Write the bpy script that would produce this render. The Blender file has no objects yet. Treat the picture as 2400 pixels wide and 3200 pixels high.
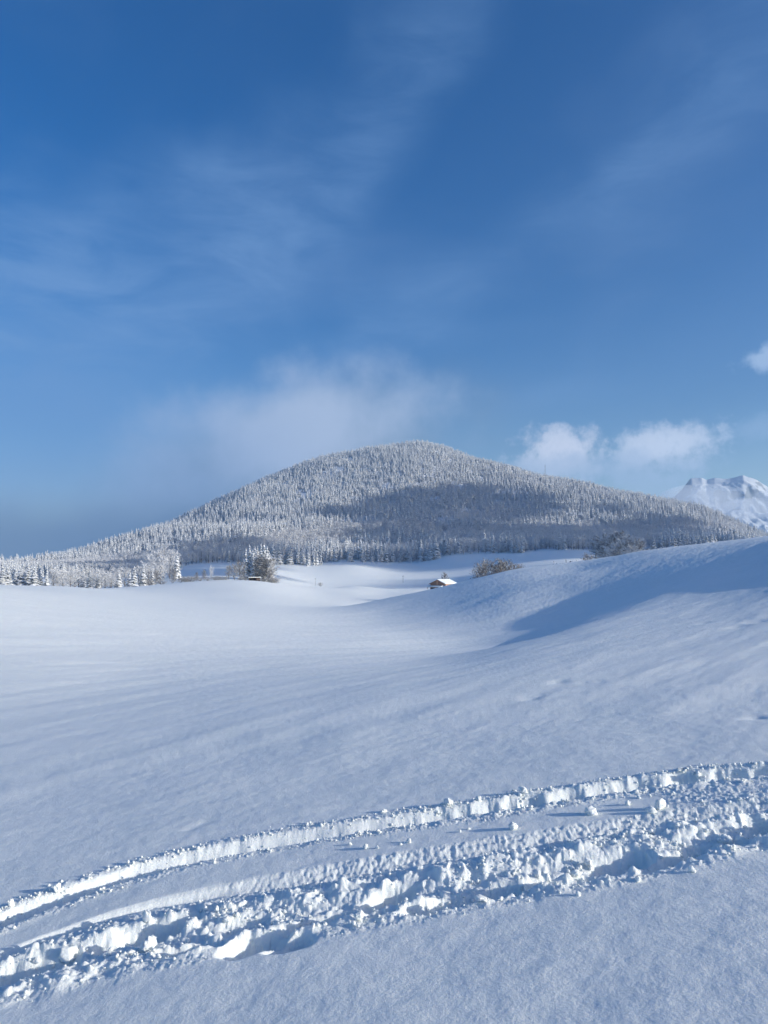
import bpy, bmesh, math, random
import numpy as np
from mathutils import Vector

R = math.radians
scene = bpy.context.scene
COL = scene.collection
rng = np.random.RandomState(7)
random.seed(7)

# ------------------------------------------------------------------ camera
F = 2403.0                       # focal length in pixels of the 2400 x 3200 photograph
HOR = 1790.0                     # image row of the true horizon
PITCH = math.atan((HOR - 1600.0) / F)
ZC = 1.6
cam_d = bpy.data.cameras.new('camera')
cam = bpy.data.objects.new('camera', cam_d)
COL.objects.link(cam)
cam.location = (0, 0, ZC)
cam.rotation_euler = (R(90) + PITCH, 0, 0)
cam_d.sensor_fit = 'VERTICAL'
cam_d.sensor_height = 24.0
cam_d.lens = 24.0 * F / 3200.0
cam_d.clip_start = 0.1
cam_d.clip_end = 60000
scene.camera = cam

# ------------------------------------------------------------------ sun, sky, exposure
SUN_EL, SUN_BACK = R(16.0), R(18.0)          # sun right of the view, 18 degrees behind square
SUN_DIR = np.array([math.cos(SUN_EL) * math.cos(SUN_BACK), -math.cos(SUN_EL) * math.sin(SUN_BACK), math.sin(SUN_EL)])
sl = bpy.data.lights.new('sun', 'SUN')
sl.energy = 5.0
sl.angle = R(0.5)
sl.color = (1.0, 0.96, 0.87)
sun = bpy.data.objects.new('sun', sl)
COL.objects.link(sun)
sun.rotation_euler = Vector(SUN_DIR).to_track_quat('Z', 'Y').to_euler()

scene.view_settings.view_transform = 'Standard'
scene.view_settings.look = 'None'
scene.view_settings.exposure = 0.10
scene.view_settings.gamma = 1.0
scene.view_settings.use_curve_mapping = False
scene.render.engine = 'CYCLES'
scene.cycles.use_denoising = True
scene.cycles.max_bounces = 6
scene.cycles.diffuse_bounces = 3
scene.cycles.volume_bounces = 2


def pix_dir(u, row):
    """unit-free world direction of a photograph pixel"""
    a = (u - 1200.0) / F
    b = (1600.0 - row) / F
    return np.array([a, math.cos(PITCH) - b * math.sin(PITCH), math.sin(PITCH) + b * math.cos(PITCH)])


world = bpy.data.worlds.new('World')
scene.world = world
world.use_nodes = True
wn, wl = world.node_tree.nodes, world.node_tree.links
wn.clear()


def wnode(t, **kw):
    n = wn.new(t)
    for k, v in kw.items():
        setattr(n, k, v)
    return n


def setin(sock, v):
    if isinstance(v, bpy.types.NodeSocket):
        wl.new(v, sock)
    else:
        sock.default_value = v


def wmath(op, a, b=0.0, c=0.0, clamp=False):
    n = wnode('ShaderNodeMath', operation=op, use_clamp=clamp)
    setin(n.inputs[0], a)
    setin(n.inputs[1], b)
    setin(n.inputs[2], c)
    return n.outputs[0]


def wdot(v, c):
    n = wnode('ShaderNodeVectorMath', operation='DOT_PRODUCT')
    wl.new(v, n.inputs[0])
    n.inputs[1].default_value = tuple(c)
    return n.outputs['Value']


def wsmooth(x, lo, hi):
    n = wnode('ShaderNodeMapRange', interpolation_type='SMOOTHSTEP')
    setin(n.inputs[0], x)
    n.inputs[1].default_value, n.inputs[2].default_value = lo, hi
    n.inputs[3].default_value, n.inputs[4].default_value = 0.0, 1.0
    return n.outputs[0]


def wnoise(vec, scale, detail=5.0, rough=0.55, stretch=(1, 1, 1), dist=0.0):
    m = wnode('ShaderNodeVectorMath', operation='MULTIPLY')
    wl.new(vec, m.inputs[0])
    m.inputs[1].default_value = stretch
    n = wnode('ShaderNodeTexNoise')
    wl.new(m.outputs[0], n.inputs['Vector'])
    n.inputs['Scale'].default_value = scale
    n.inputs['Detail'].default_value = detail
    n.inputs['Roughness'].default_value = rough
    n.inputs['Distortion'].default_value = dist
    return n.outputs['Fac']


def wmix(fac, a, b, blend='MIX'):
    n = wnode('ShaderNodeMix', data_type='RGBA', blend_type=blend)
    setin(n.inputs[0], fac)
    setin(n.inputs[6], a)
    setin(n.inputs[7], b)
    return n.outputs[2]


sky = wnode('ShaderNodeTexSky', sky_type='NISHITA', sun_disc=False, sun_elevation=SUN_EL,
            sun_rotation=R(90) + SUN_BACK, altitude=800.0, air_density=1.0, dust_density=3.0, ozone_density=2.0)
tc = wnode('ShaderNodeTexCoord')
D = tc.outputs['Generated']


def blob(u, row, su, sv, ang=0.0, lo=0.0, hi=1.0, wob=0.35, nz=None):
    """soft cloud bank round the direction of a pixel; su, sv half sizes in photo pixels"""
    c = pix_dir(u, row)
    c = c / np.linalg.norm(c)
    rt = np.cross(c, [0, 0, 1.0]); rt /= np.linalg.norm(rt)
    up = np.cross(rt, c)
    ca, sa = math.cos(R(ang)), math.sin(R(ang))
    e1 = (rt * ca + up * sa) * (F / su)
    e2 = (-rt * sa + up * ca) * (F / sv)
    sub = wnode('ShaderNodeVectorMath', operation='SUBTRACT')
    wl.new(D, sub.inputs[0]); sub.inputs[1].default_value = tuple(c)
    x, y = wdot(sub.outputs[0], e1), wdot(sub.outputs[0], e2)
    r2 = wmath('ADD', wmath('MULTIPLY', x, x), wmath('MULTIPLY', y, y))
    r = wmath('SQRT', r2)
    if nz is not None:
        r = wmath('ADD', r, wmath('MULTIPLY', wmath('SUBTRACT', nz, 0.5), wob * 4.0))
    front = wmath('GREATER_THAN', wdot(D, c), 0.0)
    return wmath('MULTIPLY', wmath('SUBTRACT', 1.0, wsmooth(r, lo, hi)), front)


nz_soft = wnoise(D, 5.0, 4.0, 0.5)
nz_med = wnoise(D, 14.0, 6.0, 0.55)
nz_fine = wnoise(D, 34.0, 8.0, 0.62)
nz_wisp = wnoise(D, 7.0, 9.0, 0.6, (1.0, 1.0, 3.2), 0.6)
# Nishita, a little deeper in colour the way a phone renders it
hs = wnode('ShaderNodeHueSaturation')
hs.inputs['Hue'].default_value = 0.512
hs.inputs['Saturation'].default_value = 1.50
hs.inputs['Value'].default_value = 0.90
wl.new(sky.outputs[0], hs.inputs['Color'])
col = hs.outputs[0]
K = 10.0                                    # sky colours below are divided by the background strength of 0.1
SKY_STRENGTH = 0.148


def lin(r, g, b):
    f = lambda c: (c / 255.0 / 12.92) if c <= 10 else ((c / 255.0 + 0.055) / 1.055) ** 2.4
    return (f(r) / SKY_STRENGTH, f(g) / SKY_STRENGTH, f(b) / SKY_STRENGTH, 1.0)


# thin high veils drifting over the whole sky
veil = wsmooth(wnoise(D, 2.3, 5.0, 0.5, (1.0, 1.0, 1.9), 0.4), 0.48, 0.78)
col = wmix(wmath('MULTIPLY', veil, 0.22), col, lin(118, 150, 196))
for (u, row, su, sv, ang, amt) in [(1230, 330, 170, 560, -28, 0.34), (900, 620, 260, 420, -30, 0.30), (1330, 900, 300, 130, 14, 0.32),
                                   (2100, 420, 520, 190, 30, 0.30), (1800, 620, 420, 120, 22, 0.18), (100, 900, 800, 420, 5, 0.60),
                                   (1200, 1060, 420, 60, 6, 0.22), (1750, 1230, 220, 50, 8, 0.22)]:
    b = blob(u, row, su, sv, ang, 0.1, 1.35, 0.45, nz_soft)
    b = wmath('MULTIPLY', b, wmath('ADD', 0.15, wmath('MULTIPLY', wsmooth(nz_wisp, 0.18, 0.82), 1.15)))
    col = wmix(wmath('MULTIPLY', b, amt * .85), col, lin(112, 152, 202))
# the grey bank lying behind the mountain's left flank
b = blob(760, 1580, 900, 300, 18, 0.3, 1.2, 0.25, nz_soft)
col = wmix(wmath('MULTIPLY', b, 0.9), col, lin(114, 135, 158))
b = blob(900, 1345, 560, 200, 10, 0.15, 1.2, 0.30, nz_med)
col = wmix(wmath('MULTIPLY', b, 0.9), col, lin(168, 186, 214))
b = blob(150, 1400, 700, 330, 0, 0.1, 1.3, 0.2, nz_soft)
col = wmix(wmath('MULTIPLY', b, 0.5), col, lin(86, 134, 190))
b = blob(150, 1710, 700, 150, 3, 0.2, 1.25, 0.25, nz_soft)
col = wmix(wmath('MULTIPLY', b, 0.9), col, lin(76, 106, 136))
# small cumulus above the right shoulder and at the right edge
for (u, row, su, sv, ang, amt, c) in [(1760, 1420, 150, 90, -5, 1.0, (200, 210, 230)), (2060, 1400, 170, 75, 8, 0.95, (194, 208, 230)),
                                      (1900, 1460, 330, 60, -3, 0.6, (150, 176, 208)), (2400, 1115, 80, 45, 10, 0.8, (160, 186, 220)),
                                      (2080, 1530, 330, 60, -14, 0.6, (150, 178, 208)), (2420, 1330, 120, 40, 10, 0.35, (150, 180, 215))]:
    b = blob(u, row, su, sv, ang, 0.35, 1.15, 0.55, nz_fine)
    b = wmath('MULTIPLY', b, wmath('ADD', .55, wmath('MULTIPLY', nz_fine, .9)), clamp=True)
    col = wmix(wmath('MULTIPLY', b, amt), col, lin(*c))
bg = wnode('ShaderNodeBackground')
wl.new(col, bg.inputs[0])
bg.inputs[1].default_value = SKY_STRENGTH
wo = wnode('ShaderNodeOutputWorld')
wl.new(bg.outputs[0], wo.inputs[0])


# ------------------------------------------------------------------ numpy noise
def _hash(ix, iy, seed):
    h = (ix.astype(np.int64) * 374761393 + iy.astype(np.int64) * 668265263 + seed * 1442695041) & 0xFFFFFFFF
    h = ((h ^ (h >> 13)) * 1274126177) & 0xFFFFFFFF
    h = ((h ^ (h >> 16)) * 2246822519) & 0xFFFFFFFF
    return (h ^ (h >> 15)) & 0xFFFFFFFF


def perlin(x, y, seed=0):
    x, y = np.asarray(x, float), np.asarray(y, float)
    ix, iy = np.floor(x), np.floor(y)
    fx, fy = x - ix, y - iy
    ux, uy = fx * fx * fx * (fx * (fx * 6 - 15) + 10), fy * fy * fy * (fy * (fy * 6 - 15) + 10)

    def g(dx, dy):
        a = _hash(ix + dx, iy + dy, seed) * (2 * math.pi / 4294967296.0)
        return np.cos(a) * (fx - dx) + np.sin(a) * (fy - dy)
    a = g(0, 0) * (1 - ux) + g(1, 0) * ux
    b = g(0, 1) * (1 - ux) + g(1, 1) * ux
    return (a * (1 - uy) + b * uy) * 1.4


def fbm(x, y, octs=4, seed=0, gain=0.5):
    s, a, f = 0.0, 1.0, 1.0
    for o in range(octs):
        s = s + a * perlin(x * f + 17.3 * o, y * f - 9.1 * o, seed + o)
        a *= gain; f *= 2.03
    return s


def clods(x, y, cell, seed, prob, rmin=0.25, rmax=0.55):
    """domes of random radius scattered one per cell: height in units of the cell"""
    x, y = x / cell, y / cell
    ix, iy = np.floor(x), np.floor(y)
    h = np.zeros_like(x)
    for dx in (-1, 0, 1):
        for dy in (-1, 0, 1):
            cx, cy = ix + dx, iy + dy
            r1 = _hash(cx, cy, seed) / 4294967296.0
            r2 = _hash(cx, cy, seed + 11) / 4294967296.0
            r3 = _hash(cx, cy, seed + 23) / 4294967296.0
            r4 = _hash(cx, cy, seed + 37) / 4294967296.0
            rad = rmin + (rmax - rmin) * r3
            d2 = (x - cx - r1) ** 2 + (y - cy - r2) ** 2
            v = np.sqrt(np.maximum(rad * rad - d2, 0)) * (r4 < prob)
            h = np.maximum(h, v)
    return h * cell


def sstep(x, a, b):
    t = np.clip((x - a) / (b - a), 0, 1)
    return t * t * (3 - 2 * t)


# ------------------------------------------------------------------ terrain
# control points: for a photo column u, (distance in m, photo row of the ground there) or ('z', distance, height)
T = {
    -500: [(250, 1818), (350, 1838), (450, 1836), (700, 1812), (1000, 1795), (1600, 1790), (3000, 1789), (9000, 1789)],
    0: [(250, 1829), (350, 1838), (450, 1836), (700, 1812), (1000, 1795), (1600, 1787), (3000, 1789), (9000, 1789)],
    200: [(250, 1832), (330, 1842), (450, 1838), (700, 1800), (1000, 1780), (1500, 1762), (2200, 1780), (9000, 1789)],
    400: [(250, 1846), (330, 1835), (420, 1836), (520, 1832), (700, 1800), (1000, 1768), (1400, 1735), (1900, 1697), (2600, 1745), (9000, 1789)],
    600: [(150, 1876), (250, 1846), (360, 1817), (430, 1824), (500, 1812), (700, 1785), (1000, 1745), (1400, 1700), (1900, 1645), (2300, 1612), (3000, 1680), (9000, 1789)],
    800: [(150, 1880), (250, 1846), (380, 1815), (440, 1822), (550, 1808), (700, 1788), (850, 1768), (1200, 1710), (1700, 1625), (2200, 1540), (2550, 1508), (3200, 1580), (9000, 1789)],
    1000: [(150, 1897), (250, 1872), (330, 1853), (400, 1836), (470, 1845), (650, 1832), (740, 1812), (900, 1772), (1200, 1722), (1700, 1620), (2200, 1500), (2650, 1433), (3300, 1500), (9000, 1789)],
    1100: [(150, 1893), (210, 1890), (270, 1874), (350, 1852), (480, 1829), (540, 1838), (740, 1818), (930, 1758)],
    1200: [(150, 1871), (200, 1905), (280, 1876), (370, 1858), (480, 1840), (540, 1842), (740, 1822), (850, 1790), (980, 1758), (1300, 1700), (1800, 1590), (2300, 1464), (2700, 1401), (3400, 1500), (9000, 1789)],
    1300: [(150, 1856), (200, 1890), (330, 1860), (440, 1844), (560, 1839), (740, 1818), (980, 1758), (2700, 1391)],
    1400: [(140, 1830), (200, 1870), (300, 1862), (500, 1843), (600, 1838), (740, 1812), (850, 1782), (960, 1737), (1300, 1690), (1800, 1590), (2300, 1480), (2700, 1412), (3400, 1500), (9000, 1789)],
    1600: [(130, 1780), (190, 1835), (300, 1850), (500, 1830), (700, 1795), (950, 1730), (1300, 1690), (1800, 1600), (2300, 1510), (2650, 1462), (3300, 1560), (9000, 1789)],
    1800: [(95, 1784), (125, 1754), (180, 1800), (300, 1810), (500, 1790), (750, 1758), (950, 1719), (1300, 1685), (1800, 1610), (2300, 1530), (2500, 1506), (3200, 1600), (9000, 1789)],
    2000: [(110, 1722), (170, 1770), (300, 1790), (500, 1790), (750, 1768), (1050, 1722), (1400, 1680), (1900, 1610), (2350, 1553), (3000, 1640), (9000, 1789)],
    2200: [(105, 1697), (170, 1750), (300, 1780), (600, 1780), (1100, 1720), (1500, 1680), (2000, 1620), (2250, 1598), (2900, 1680), (9000, 1789)],
    2400: [(90, 1674), (170, 1740), (300, 1775), (600, 1785), (1100, 1740), (1600, 1715), (2150, 1693), (2800, 1740), (9000, 1789)],
    2800: [(90, 1640), (170, 1690), (300, 1740), (600, 1775), (1100, 1780), (2150, 1785), (9000, 1789)],
}
Z = {   # ground heights in metres at given distances; nearer than 12 m the field is a plane rising to the right
    -500: [(20, -.85), (40, .5), (80, 1.3), (150, .4)],
    0: [(20, -.80), (40, -.15), (80, .1), (150, -.9)],
    400: [(20, -.86), (40, -.88), (80, -1.5), (150, -2.6)],
    800: [(20, -.82), (40, -1.5), (80, -2.55)],
    1200: [(20, -.70), (40, -1.78), (80, -2.9)],
    1400: [(18, -.42), (24, -.88), (32, -1.5), (45, -1.95), (80, -1.8)],
    1600: [(18, -.13), (23, -.46), (29, -1.02), (38, -1.42), (50, -1.44), (62, -.95), (80, -.05)],
    1800: [(18, .10), (25, -.10), (33, -.44), (42, -.74), (54, -.60), (62, -.15), (80, 1.3)],
    2000: [(20, .28), (28, .21), (36, .20), (46, .47), (60, 1.1), (85, 2.98)],
    2200: [(20, .48), (32, .56), (40, .98), (50, 1.62), (60, 2.35), (80, 3.85)],
    2400: [(20, .70), (32, 1.08), (40, 1.55), (50, 2.45), (60, 3.45), (85, 5.15)],
    2800: [(20, 1.10), (32, 2.1), (45, 3.9), (65, 5.8)],
}
for u_ in list(Z):
    a_ = math.atan((u_ - 1200.0) / F)
    Z[u_] = [(r_, k_ * r_ * math.sin(a_) - .012 * r_ * math.cos(a_)) for r_, k_ in ((.8, .145), (1.5, .145), (3, .143), (5, .134), (8, .120), (11.5, .108))] + Z[u_]
pts, vals = [], []
for u, lst in T.items():
    for r, row in lst:
        d = pix_dir(u, row)
        hyp = math.hypot(d[0], d[1])
        pts.append((math.atan2(d[0], d[1]), math.log(r)))
        vals.append(d[2] / hyp + ZC / r)
for u, lst in Z.items():
    for r, z in lst:
        pts.append((math.atan((u - 1200.0) / F), math.log(r)))
        vals.append(z / r)
pts, vals = np.array(pts), np.array(vals)
AS, LS = 0.085, 0.30


def tps(A, B):
    d2 = ((A[:, None, 0] - B[None, :, 0]) / AS) ** 2 + ((A[:, None, 1] - B[None, :, 1]) / LS) ** 2
    return 0.5 * d2 * np.log(d2 + 1e-9)


n = len(pts)
M = np.zeros((n + 3, n + 3))
M[:n, :n] = tps(pts, pts) + np.eye(n) * 0.035
M[:n, n] = 1; M[:n, n + 1:] = pts
M[n, :n] = 1; M[n + 1:, :n] = pts.T
sol = np.linalg.solve(M, np.concatenate([vals, np.zeros(3)]))
A0, A1, NA = -0.62, 0.62, 125
L0, L1, NL = math.log(0.8), math.log(9000), 320
ga, gl = np.linspace(A0, A1, NA), np.linspace(L0, L1, NL)
GA, GL = np.meshgrid(ga, gl, indexing='ij')
Q = np.stack([GA.ravel(), GL.ravel()], 1)
G = (tps(Q, pts) @ sol[:n] + sol[n] + Q @ sol[n + 1:]).reshape(NA, NL)
DA, DL = ga[1] - ga[0], gl[1] - gl[0]


def bicubic(a, l):
    fa, fl = np.clip((a - A0) / DA, 0, NA - 1.001), np.clip((l - L0) / DL, 0, NL - 1.001)
    ia, il = np.floor(fa).astype(int), np.floor(fl).astype(int)
    ta, tl = fa - ia, fl - il

    def w(t):     # cubic B-spline: C2 smooth, so grazing light shows no facets
        return [(1 - t) ** 3 / 6, (3 * t ** 3 - 6 * t * t + 4) / 6, (-3 * t ** 3 + 3 * t * t + 3 * t + 1) / 6, t ** 3 / 6]
    wa, wl_ = w(ta), w(tl)
    out = 0.0
    for i in range(4):
        row_ = 0.0
        xi = np.clip(ia + i - 1, 0, NA - 1)
        for j in range(4):
            yj = np.clip(il + j - 1, 0, NL - 1)
            row_ = row_ + wl_[j] * G[xi, yj]
        out = out + wa[i] * row_
    return out


# ---- ski tracks near the camera: photo polylines brought to the ground
def base_h(x, y):
    r = np.hypot(x, y) + 1e-6
    a = np.arctan2(x, y)
    g = bicubic(np.clip(a, -0.6, 0.6), np.log(np.maximum(r, 0.8)))
    out = sstep(np.abs(a), 0.55, 1.2)
    side = 0.045 * np.sin(a)
    g = g * (1 - out) + side * out * np.exp(-r / 900.0)
    return g * r


def ground_hit(u, row, r0=3.0, it=40, hf=None):
    d = pix_dir(u, row)
    hyp = math.hypot(d[0], d[1]); q = d[2] / hyp
    dx, dy = d[0] / hyp, d[1] / hyp
    hf = hf or base_h
    r = r0
    for _ in range(it):
        z = float(hf(np.array([dx * r]), np.array([dy * r]))[0])
        r = 0.5 * r + 0.5 * (ZC - z) / (-q)
    return dx * r, dy * r


SC7 = 1.4466
L1p = [(0, 455), (110, 405), (230, 365), (350, 335), (500, 300), (650, 272), (800, 250), (960, 225), (1130, 200), (1300, 173), (1450, 152), (1659, 135)]
L2p = [(0, 535), (100, 498), (200, 462), (300, 430), (400, 402), (500, 380), (600, 362), (700, 345), (800, 328), (900, 312), (1000, 298), (1100, 280), (1200, 262), (1350, 240), (1500, 222), (1659, 200)]
L3p = [(0, 562), (150, 524), (300, 488), (450, 462), (600, 437), (750, 408), (900, 378), (1050, 352), (1200, 328), (1350, 303), (1500, 268), (1659, 222)]


class Line:
    def __init__(self, ps):
        w = [ground_hit(a * SC7, 2200 + b * SC7) for a, b in ps]
        x = np.array([p[0] for p in w]); y = np.array([p[1] for p in w])
        k = np.polyfit(x, y, 4)
        self.k, self.x0, self.x1 = k, x[0], x[-1]
        self.dk = np.polyder(k)
        self.s0, self.s1 = np.polyval(self.dk, self.x0), np.polyval(self.dk, self.x1)

    def y(self, x):
        xc = np.clip(x, self.x0, self.x1)
        return np.polyval(self.k, xc) + (x - xc) * np.where(x < self.x0, self.s0, self.s1)

    def d(self, x, y):
        sl_ = np.polyval(self.dk, np.clip(x, self.x0, self.x1))
        return (y - self.y(x)) / np.sqrt(1 + sl_ * sl_)


TR1, TR2, TR3 = Line(L1p), Line(L2p), Line(L3p)


# boot pits in the lower track: photo column, row of the pit's middle, half length m, half width m, depth m, turn
PITS = []
for (u_, w_p, L_, W_, dp_, an_) in [(60, 3028, .27, .125, .17, .30), (215, 2985, .10, .10, .10, .3), (455, 2912, .30, .105, .15, .36), (600, 2962, .19, .08, .09, .2), (800, 2945, .18, .10, .14, .5),
                                 (905, 2950, .12, .08, .10, .45), (1015, 2862, .26, .085, .13, .28), (1218, 2795, .20, .10, .15, .35), (1180, 2850, .09, .06, .06, .2), (1400, 2812, .27, .10, .14, .30),
                                 (1560, 2772, .17, .10, .15, .3), (1735, 2728, .25, .10, .13, .3), (1935, 2688, .24, .13, .17, .55), (2130, 2662, .30, .11, .15, .5),
                                 (2270, 2630, .16, .09, .11, .3), (2395, 2575, .20, .13, .16, .5), (2560, 2520, .25, .12, .15, .4), (-120, 3080, .25, .12, .15, .4)]:
    gx, gy = ground_hit(u_, w_p)
    PITS.append((gx, gy, L_, W_, dp_, an_))


def detail(x, y):
    """fresh-snow relief and the tracks, r < 11 m"""
    shp = x.shape
    x, y = x.ravel(), y.ravel()
    h = 0.010 * fbm(x * 0.9, y * 0.9, 3, 3) + 0.0020 * fbm(x * 9, y * 9, 2, 5) + 0.0006 * fbm(x * 42, y * 38, 2, 6)
    d3 = TR3.d(x, y)
    near = np.abs(d3) < 1.6
    m = np.where(near)[0]
    if len(m):
        X, Y = x[m], y[m]
        a1, a2, a3 = TR1.d(X, Y), TR2.d(X, Y), d3[m]
        s = X * 1.12
        # ---------- upper track
        w1 = a1 + 0.016 * fbm(s * 2.0, 0 * s + 2, 2, 11) + 0.004 * fbm(X * 14, Y * 14, 2, 12)
        right = sstep(s, -0.2, 0.9)
        lump = fbm(s * 2.4, 0 * s + 8, 2, 13)
        scal = 0
        for k_, (sp, ph, rad_) in enumerate(((0.31, 0.0, .105), (0.43, 0.17, .085))):
            q_ = s / sp + ph + 0.35 * perlin(s * 1.3, 0 * s + k_, 14 + k_)
            c_ = (q_ - np.floor(q_) - .5) * sp
            scal = np.maximum(scal, np.cos(np.clip(c_ / (rad_ * 1.35), -1, 1) * 1.5708) * (.7 + .6 * lump))
        shift = right * 0.055 * scal
        depth = 0.090 + 0.022 * lump + 0.02 * right + right * 0.03 * scal
        wall = sstep(-(w1 - shift + .02 * right), -0.015, 0.105 + 0.03 * lump + 0.02 * fbm(X * 6, Y * 6, 2, 17))
        near_w = sstep(-(w1), 0.19, 0.27)
        tr = -depth * wall * (1 - near_w)
        tr = tr + (0.004 + 0.004 * right) * fbm(X * 14, Y * 14, 4, 15) * wall * (1 - near_w)
        # ---------- middle glide track: thin and crisp at left, wider and crumbly at right
        mid = sstep(X, -1.6, -0.2)
        w2 = a2 + (0.002 + 0.012 * mid) * fbm(X * 9, Y * 9, 3, 21) + mid * 0.008 * fbm(X * 40, Y * 40, 2, 22)
        drop = (0.040 + 0.014 * mid) * sstep(-w2, 0.0, 0.055 + 0.115 * mid)
        back = sstep(-w2, 0.085 + 0.115 * mid, 0.13 + 0.19 * mid)
        lip = 0.008 * np.exp(-((w2 + 0.035) / 0.007) ** 2) * (1 - mid)
        t2 = -drop * (1 - back) + lip + 0.007 * mid * sstep(-w2, 0, .03) * (1 - back) * fbm(X * 32, Y * 32, 3, 23)
        # ---------- lower broken trench: a shallow run with deep boot pits in it
        z2lo_ = .07 + .05 * mid
        w3 = a3 + 0.045 * fbm(s * 2.6, 0 * s + 4, 3, 33) + 0.020 * fbm(X * 7, Y * 7, 2, 34)
        amp = np.clip(0.30 + 0.35 * fbm(s * 2.2, 0 * s, 2, 32), 0.05, .6)
        t3 = -0.11 * amp * sstep(-a2, z2lo_, z2lo_ + .08) * sstep(-w3, 0.0, 0.13) * (1 - sstep(-w3, 0.18, 0.30))
        wx, wy = X + 0.035 * fbm(X * 5, Y * 5, 2, 51), Y + 0.035 * fbm(X * 5, Y * 5, 2, 52)
        pits = 0
        for (px_, py_, L_, W_, dp_, an_) in PITS:
            ca, sa = math.cos(an_), math.sin(an_)
            ax, ay = (wx - px_) * ca + (wy - py_) * sa, -(wx - px_) * sa + (wy - py_) * ca
            rho = np.sqrt((ax / L_) ** 2 + (ay / W_) ** 2)
            pits = np.maximum(pits, .66 * dp_ * (1 - sstep(rho, 0.42, 1.2)))
        inside = np.clip(pits / 0.1, 0, 1)
        pits = pits * sstep(-a2, z2lo_, z2lo_ + .05)
        inside = np.clip(pits / 0.1, 0, 1)
        t3 = np.minimum(t3, -pits) + inside * 0.007 * fbm(X * 11, Y * 11, 4, 35)
        # ---------- thrown-up crumbs
        berm3 = np.exp(-((a3 - 0.05) / 0.085) ** 2) * sstep(-a2, .08, .2) + 0.8 * np.exp(-((a3 + 0.36) / 0.10) ** 2)
        z2lo = .07 + .05 * mid
        zone3 = np.exp(-(np.abs(a3 + 0.10) / 0.31) ** 4) * sstep(-a2, z2lo, z2lo + .10)
        zone1 = (.55 + .45 * right) * np.exp(-((a1 - 0.045) / 0.045) ** 2) + (0.3 + 0.7 * right) * np.exp(-((a1 + 0.30) / 0.06) ** 2)
        zoneR = 0.8 * sstep(X, 1.4, 2.6) * sstep(-a1, 0.25, 0.4) * sstep(a3, -0.2, 0.0)
        z = np.clip(zone3 + 0.9 * zone1 + zoneR * 0.7, 0, 1)
        nn_ = fbm(X * 3.5, Y * 3.5, 3, 41)
        pn = np.clip(z * (0.72 + 0.8 * nn_), 0, 1)
        jx, jy = X + 0.009 * fbm(X * 55, Y * 55, 2, 54), Y + 0.009 * fbm(X * 55, Y * 55, 2, 55)
        big = 0.8 * clods(jx, jy, 0.150, 43, 0.16, 0.10, 0.33) * np.clip(zone3 + zoneR * .5, 0, 1) * (pn > 0.35)
        medc = 0.85 * clods(jx, jy, 0.060, 47, 0.28, 0.15, 0.46) * (pn > 0.30) * np.clip(zone3 * 1.3 + right * .6 + .15, 0, 1)
        sml = 0.8 * clods(jx, jy, 0.028, 53, 0.45, 0.2, 0.5) * (pn > 0.16)
        tin = 0.8 * clods(jx, jy, 0.014, 57, 0.6, 0.25, 0.5) * (pn > 0.06)
        cl = np.maximum(np.maximum(big, medc), np.maximum(sml, tin)) * (1 - .9 * inside)
        rise = 0.034 * np.clip(berm3, 0, 1) * (0.45 + fbm(X * 5, Y * 5, 4, 45)) * (1 - inside) + 0.014 * zone1 * (0.6 + fbm(X * 9, Y * 9, 2, 46))
        tt_ = tr + t2 + t3 + cl + rise + 0.007 * z * (1 - .6 * inside) * fbm(X * 20, Y * 20, 4, 48)
        fade = sstep(np.abs(d3[m]), 1.6, 1.2)
        h[m] += tt_ * fade
    return h.reshape(shp)


def meso(x, y, r):
    """wind-worked relief at growing scales so that it stays real at every distance"""
    w1 = sstep(r, 5, 11)
    # wind runs from right-far to left-near; stretch along it
    c, s = math.cos(R(50)), math.sin(R(50))
    a, b = x * c + y * s, -x * s + y * c
    h = w1 * 0.014 * fbm(a * 0.20, b * 1.0, 5, 61, 0.58) * (1 - sstep(r, 90, 200))
    h = h + sstep(r, 12, 30) * 0.045 * fbm(a * 0.06, b * 0.2, 4, 65) * (1 - 0.6 * sstep(r, 200, 400))
    az = np.arctan2(x, y)
    hill = sstep(az, 0.0, 0.16) * sstep(r, 38, 60) * (1 - sstep(r, 150, 220))
    h = h + hill * 0.014 * fbm(a * 0.5, b * 2.2, 4, 67, 0.6)
    h = h + sstep(r, 250, 500) * 0.5 * fbm(x * 0.006, y * 0.01, 3, 71)
    for (dx_, dy_, dl_, dd2) in DENTS:
        m_ = (np.abs(x - dx_) < 3 * dl_) & (np.abs(y - dy_) < 4 * dl_)
        if np.any(m_):
            ax_, ay_ = (x[m_] - dx_) * .95 + (y[m_] - dy_) * .3, -(x[m_] - dx_) * .3 + (y[m_] - dy_) * .95
            h = h + 0.0
            h[m_] -= .55 * dd2 * np.exp(-(ax_ / (dl_ * .8)) ** 2 - (ay_ / (dl_ * .7)) ** 2)
    mt = sstep(r, 1050, 1500) * (1 - sstep(r, 3500, 5000))
    h = h + mt * (16.0 * fbm(x * 0.0032 + 0.0006 * y, y * 0.0016, 4, 73))
    return h


DENTS = []
for (u_, w_p, l_, dp_) in [(1746, 2130, .16, .05), (1659, 2182, .13, .045), (1690, 2172, .10, .03), (1826, 2133, .12, .03), (1870, 2128, .10, .025), (2361, 2239, .12, .04), (2361, 1940, .35, .09),
                           (2307, 1956, .3, .07), (2200, 1946, .25, .05), (1770, 2092, .12, .02), (600, 2590, .08, .012), (640, 2572, .09, .014), (150, 2420, .14, .012)]:
    gx, gy = ground_hit(u_, w_p, r0=12.0, it=60)
    DENTS.append((gx, gy, l_, dp_))


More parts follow.
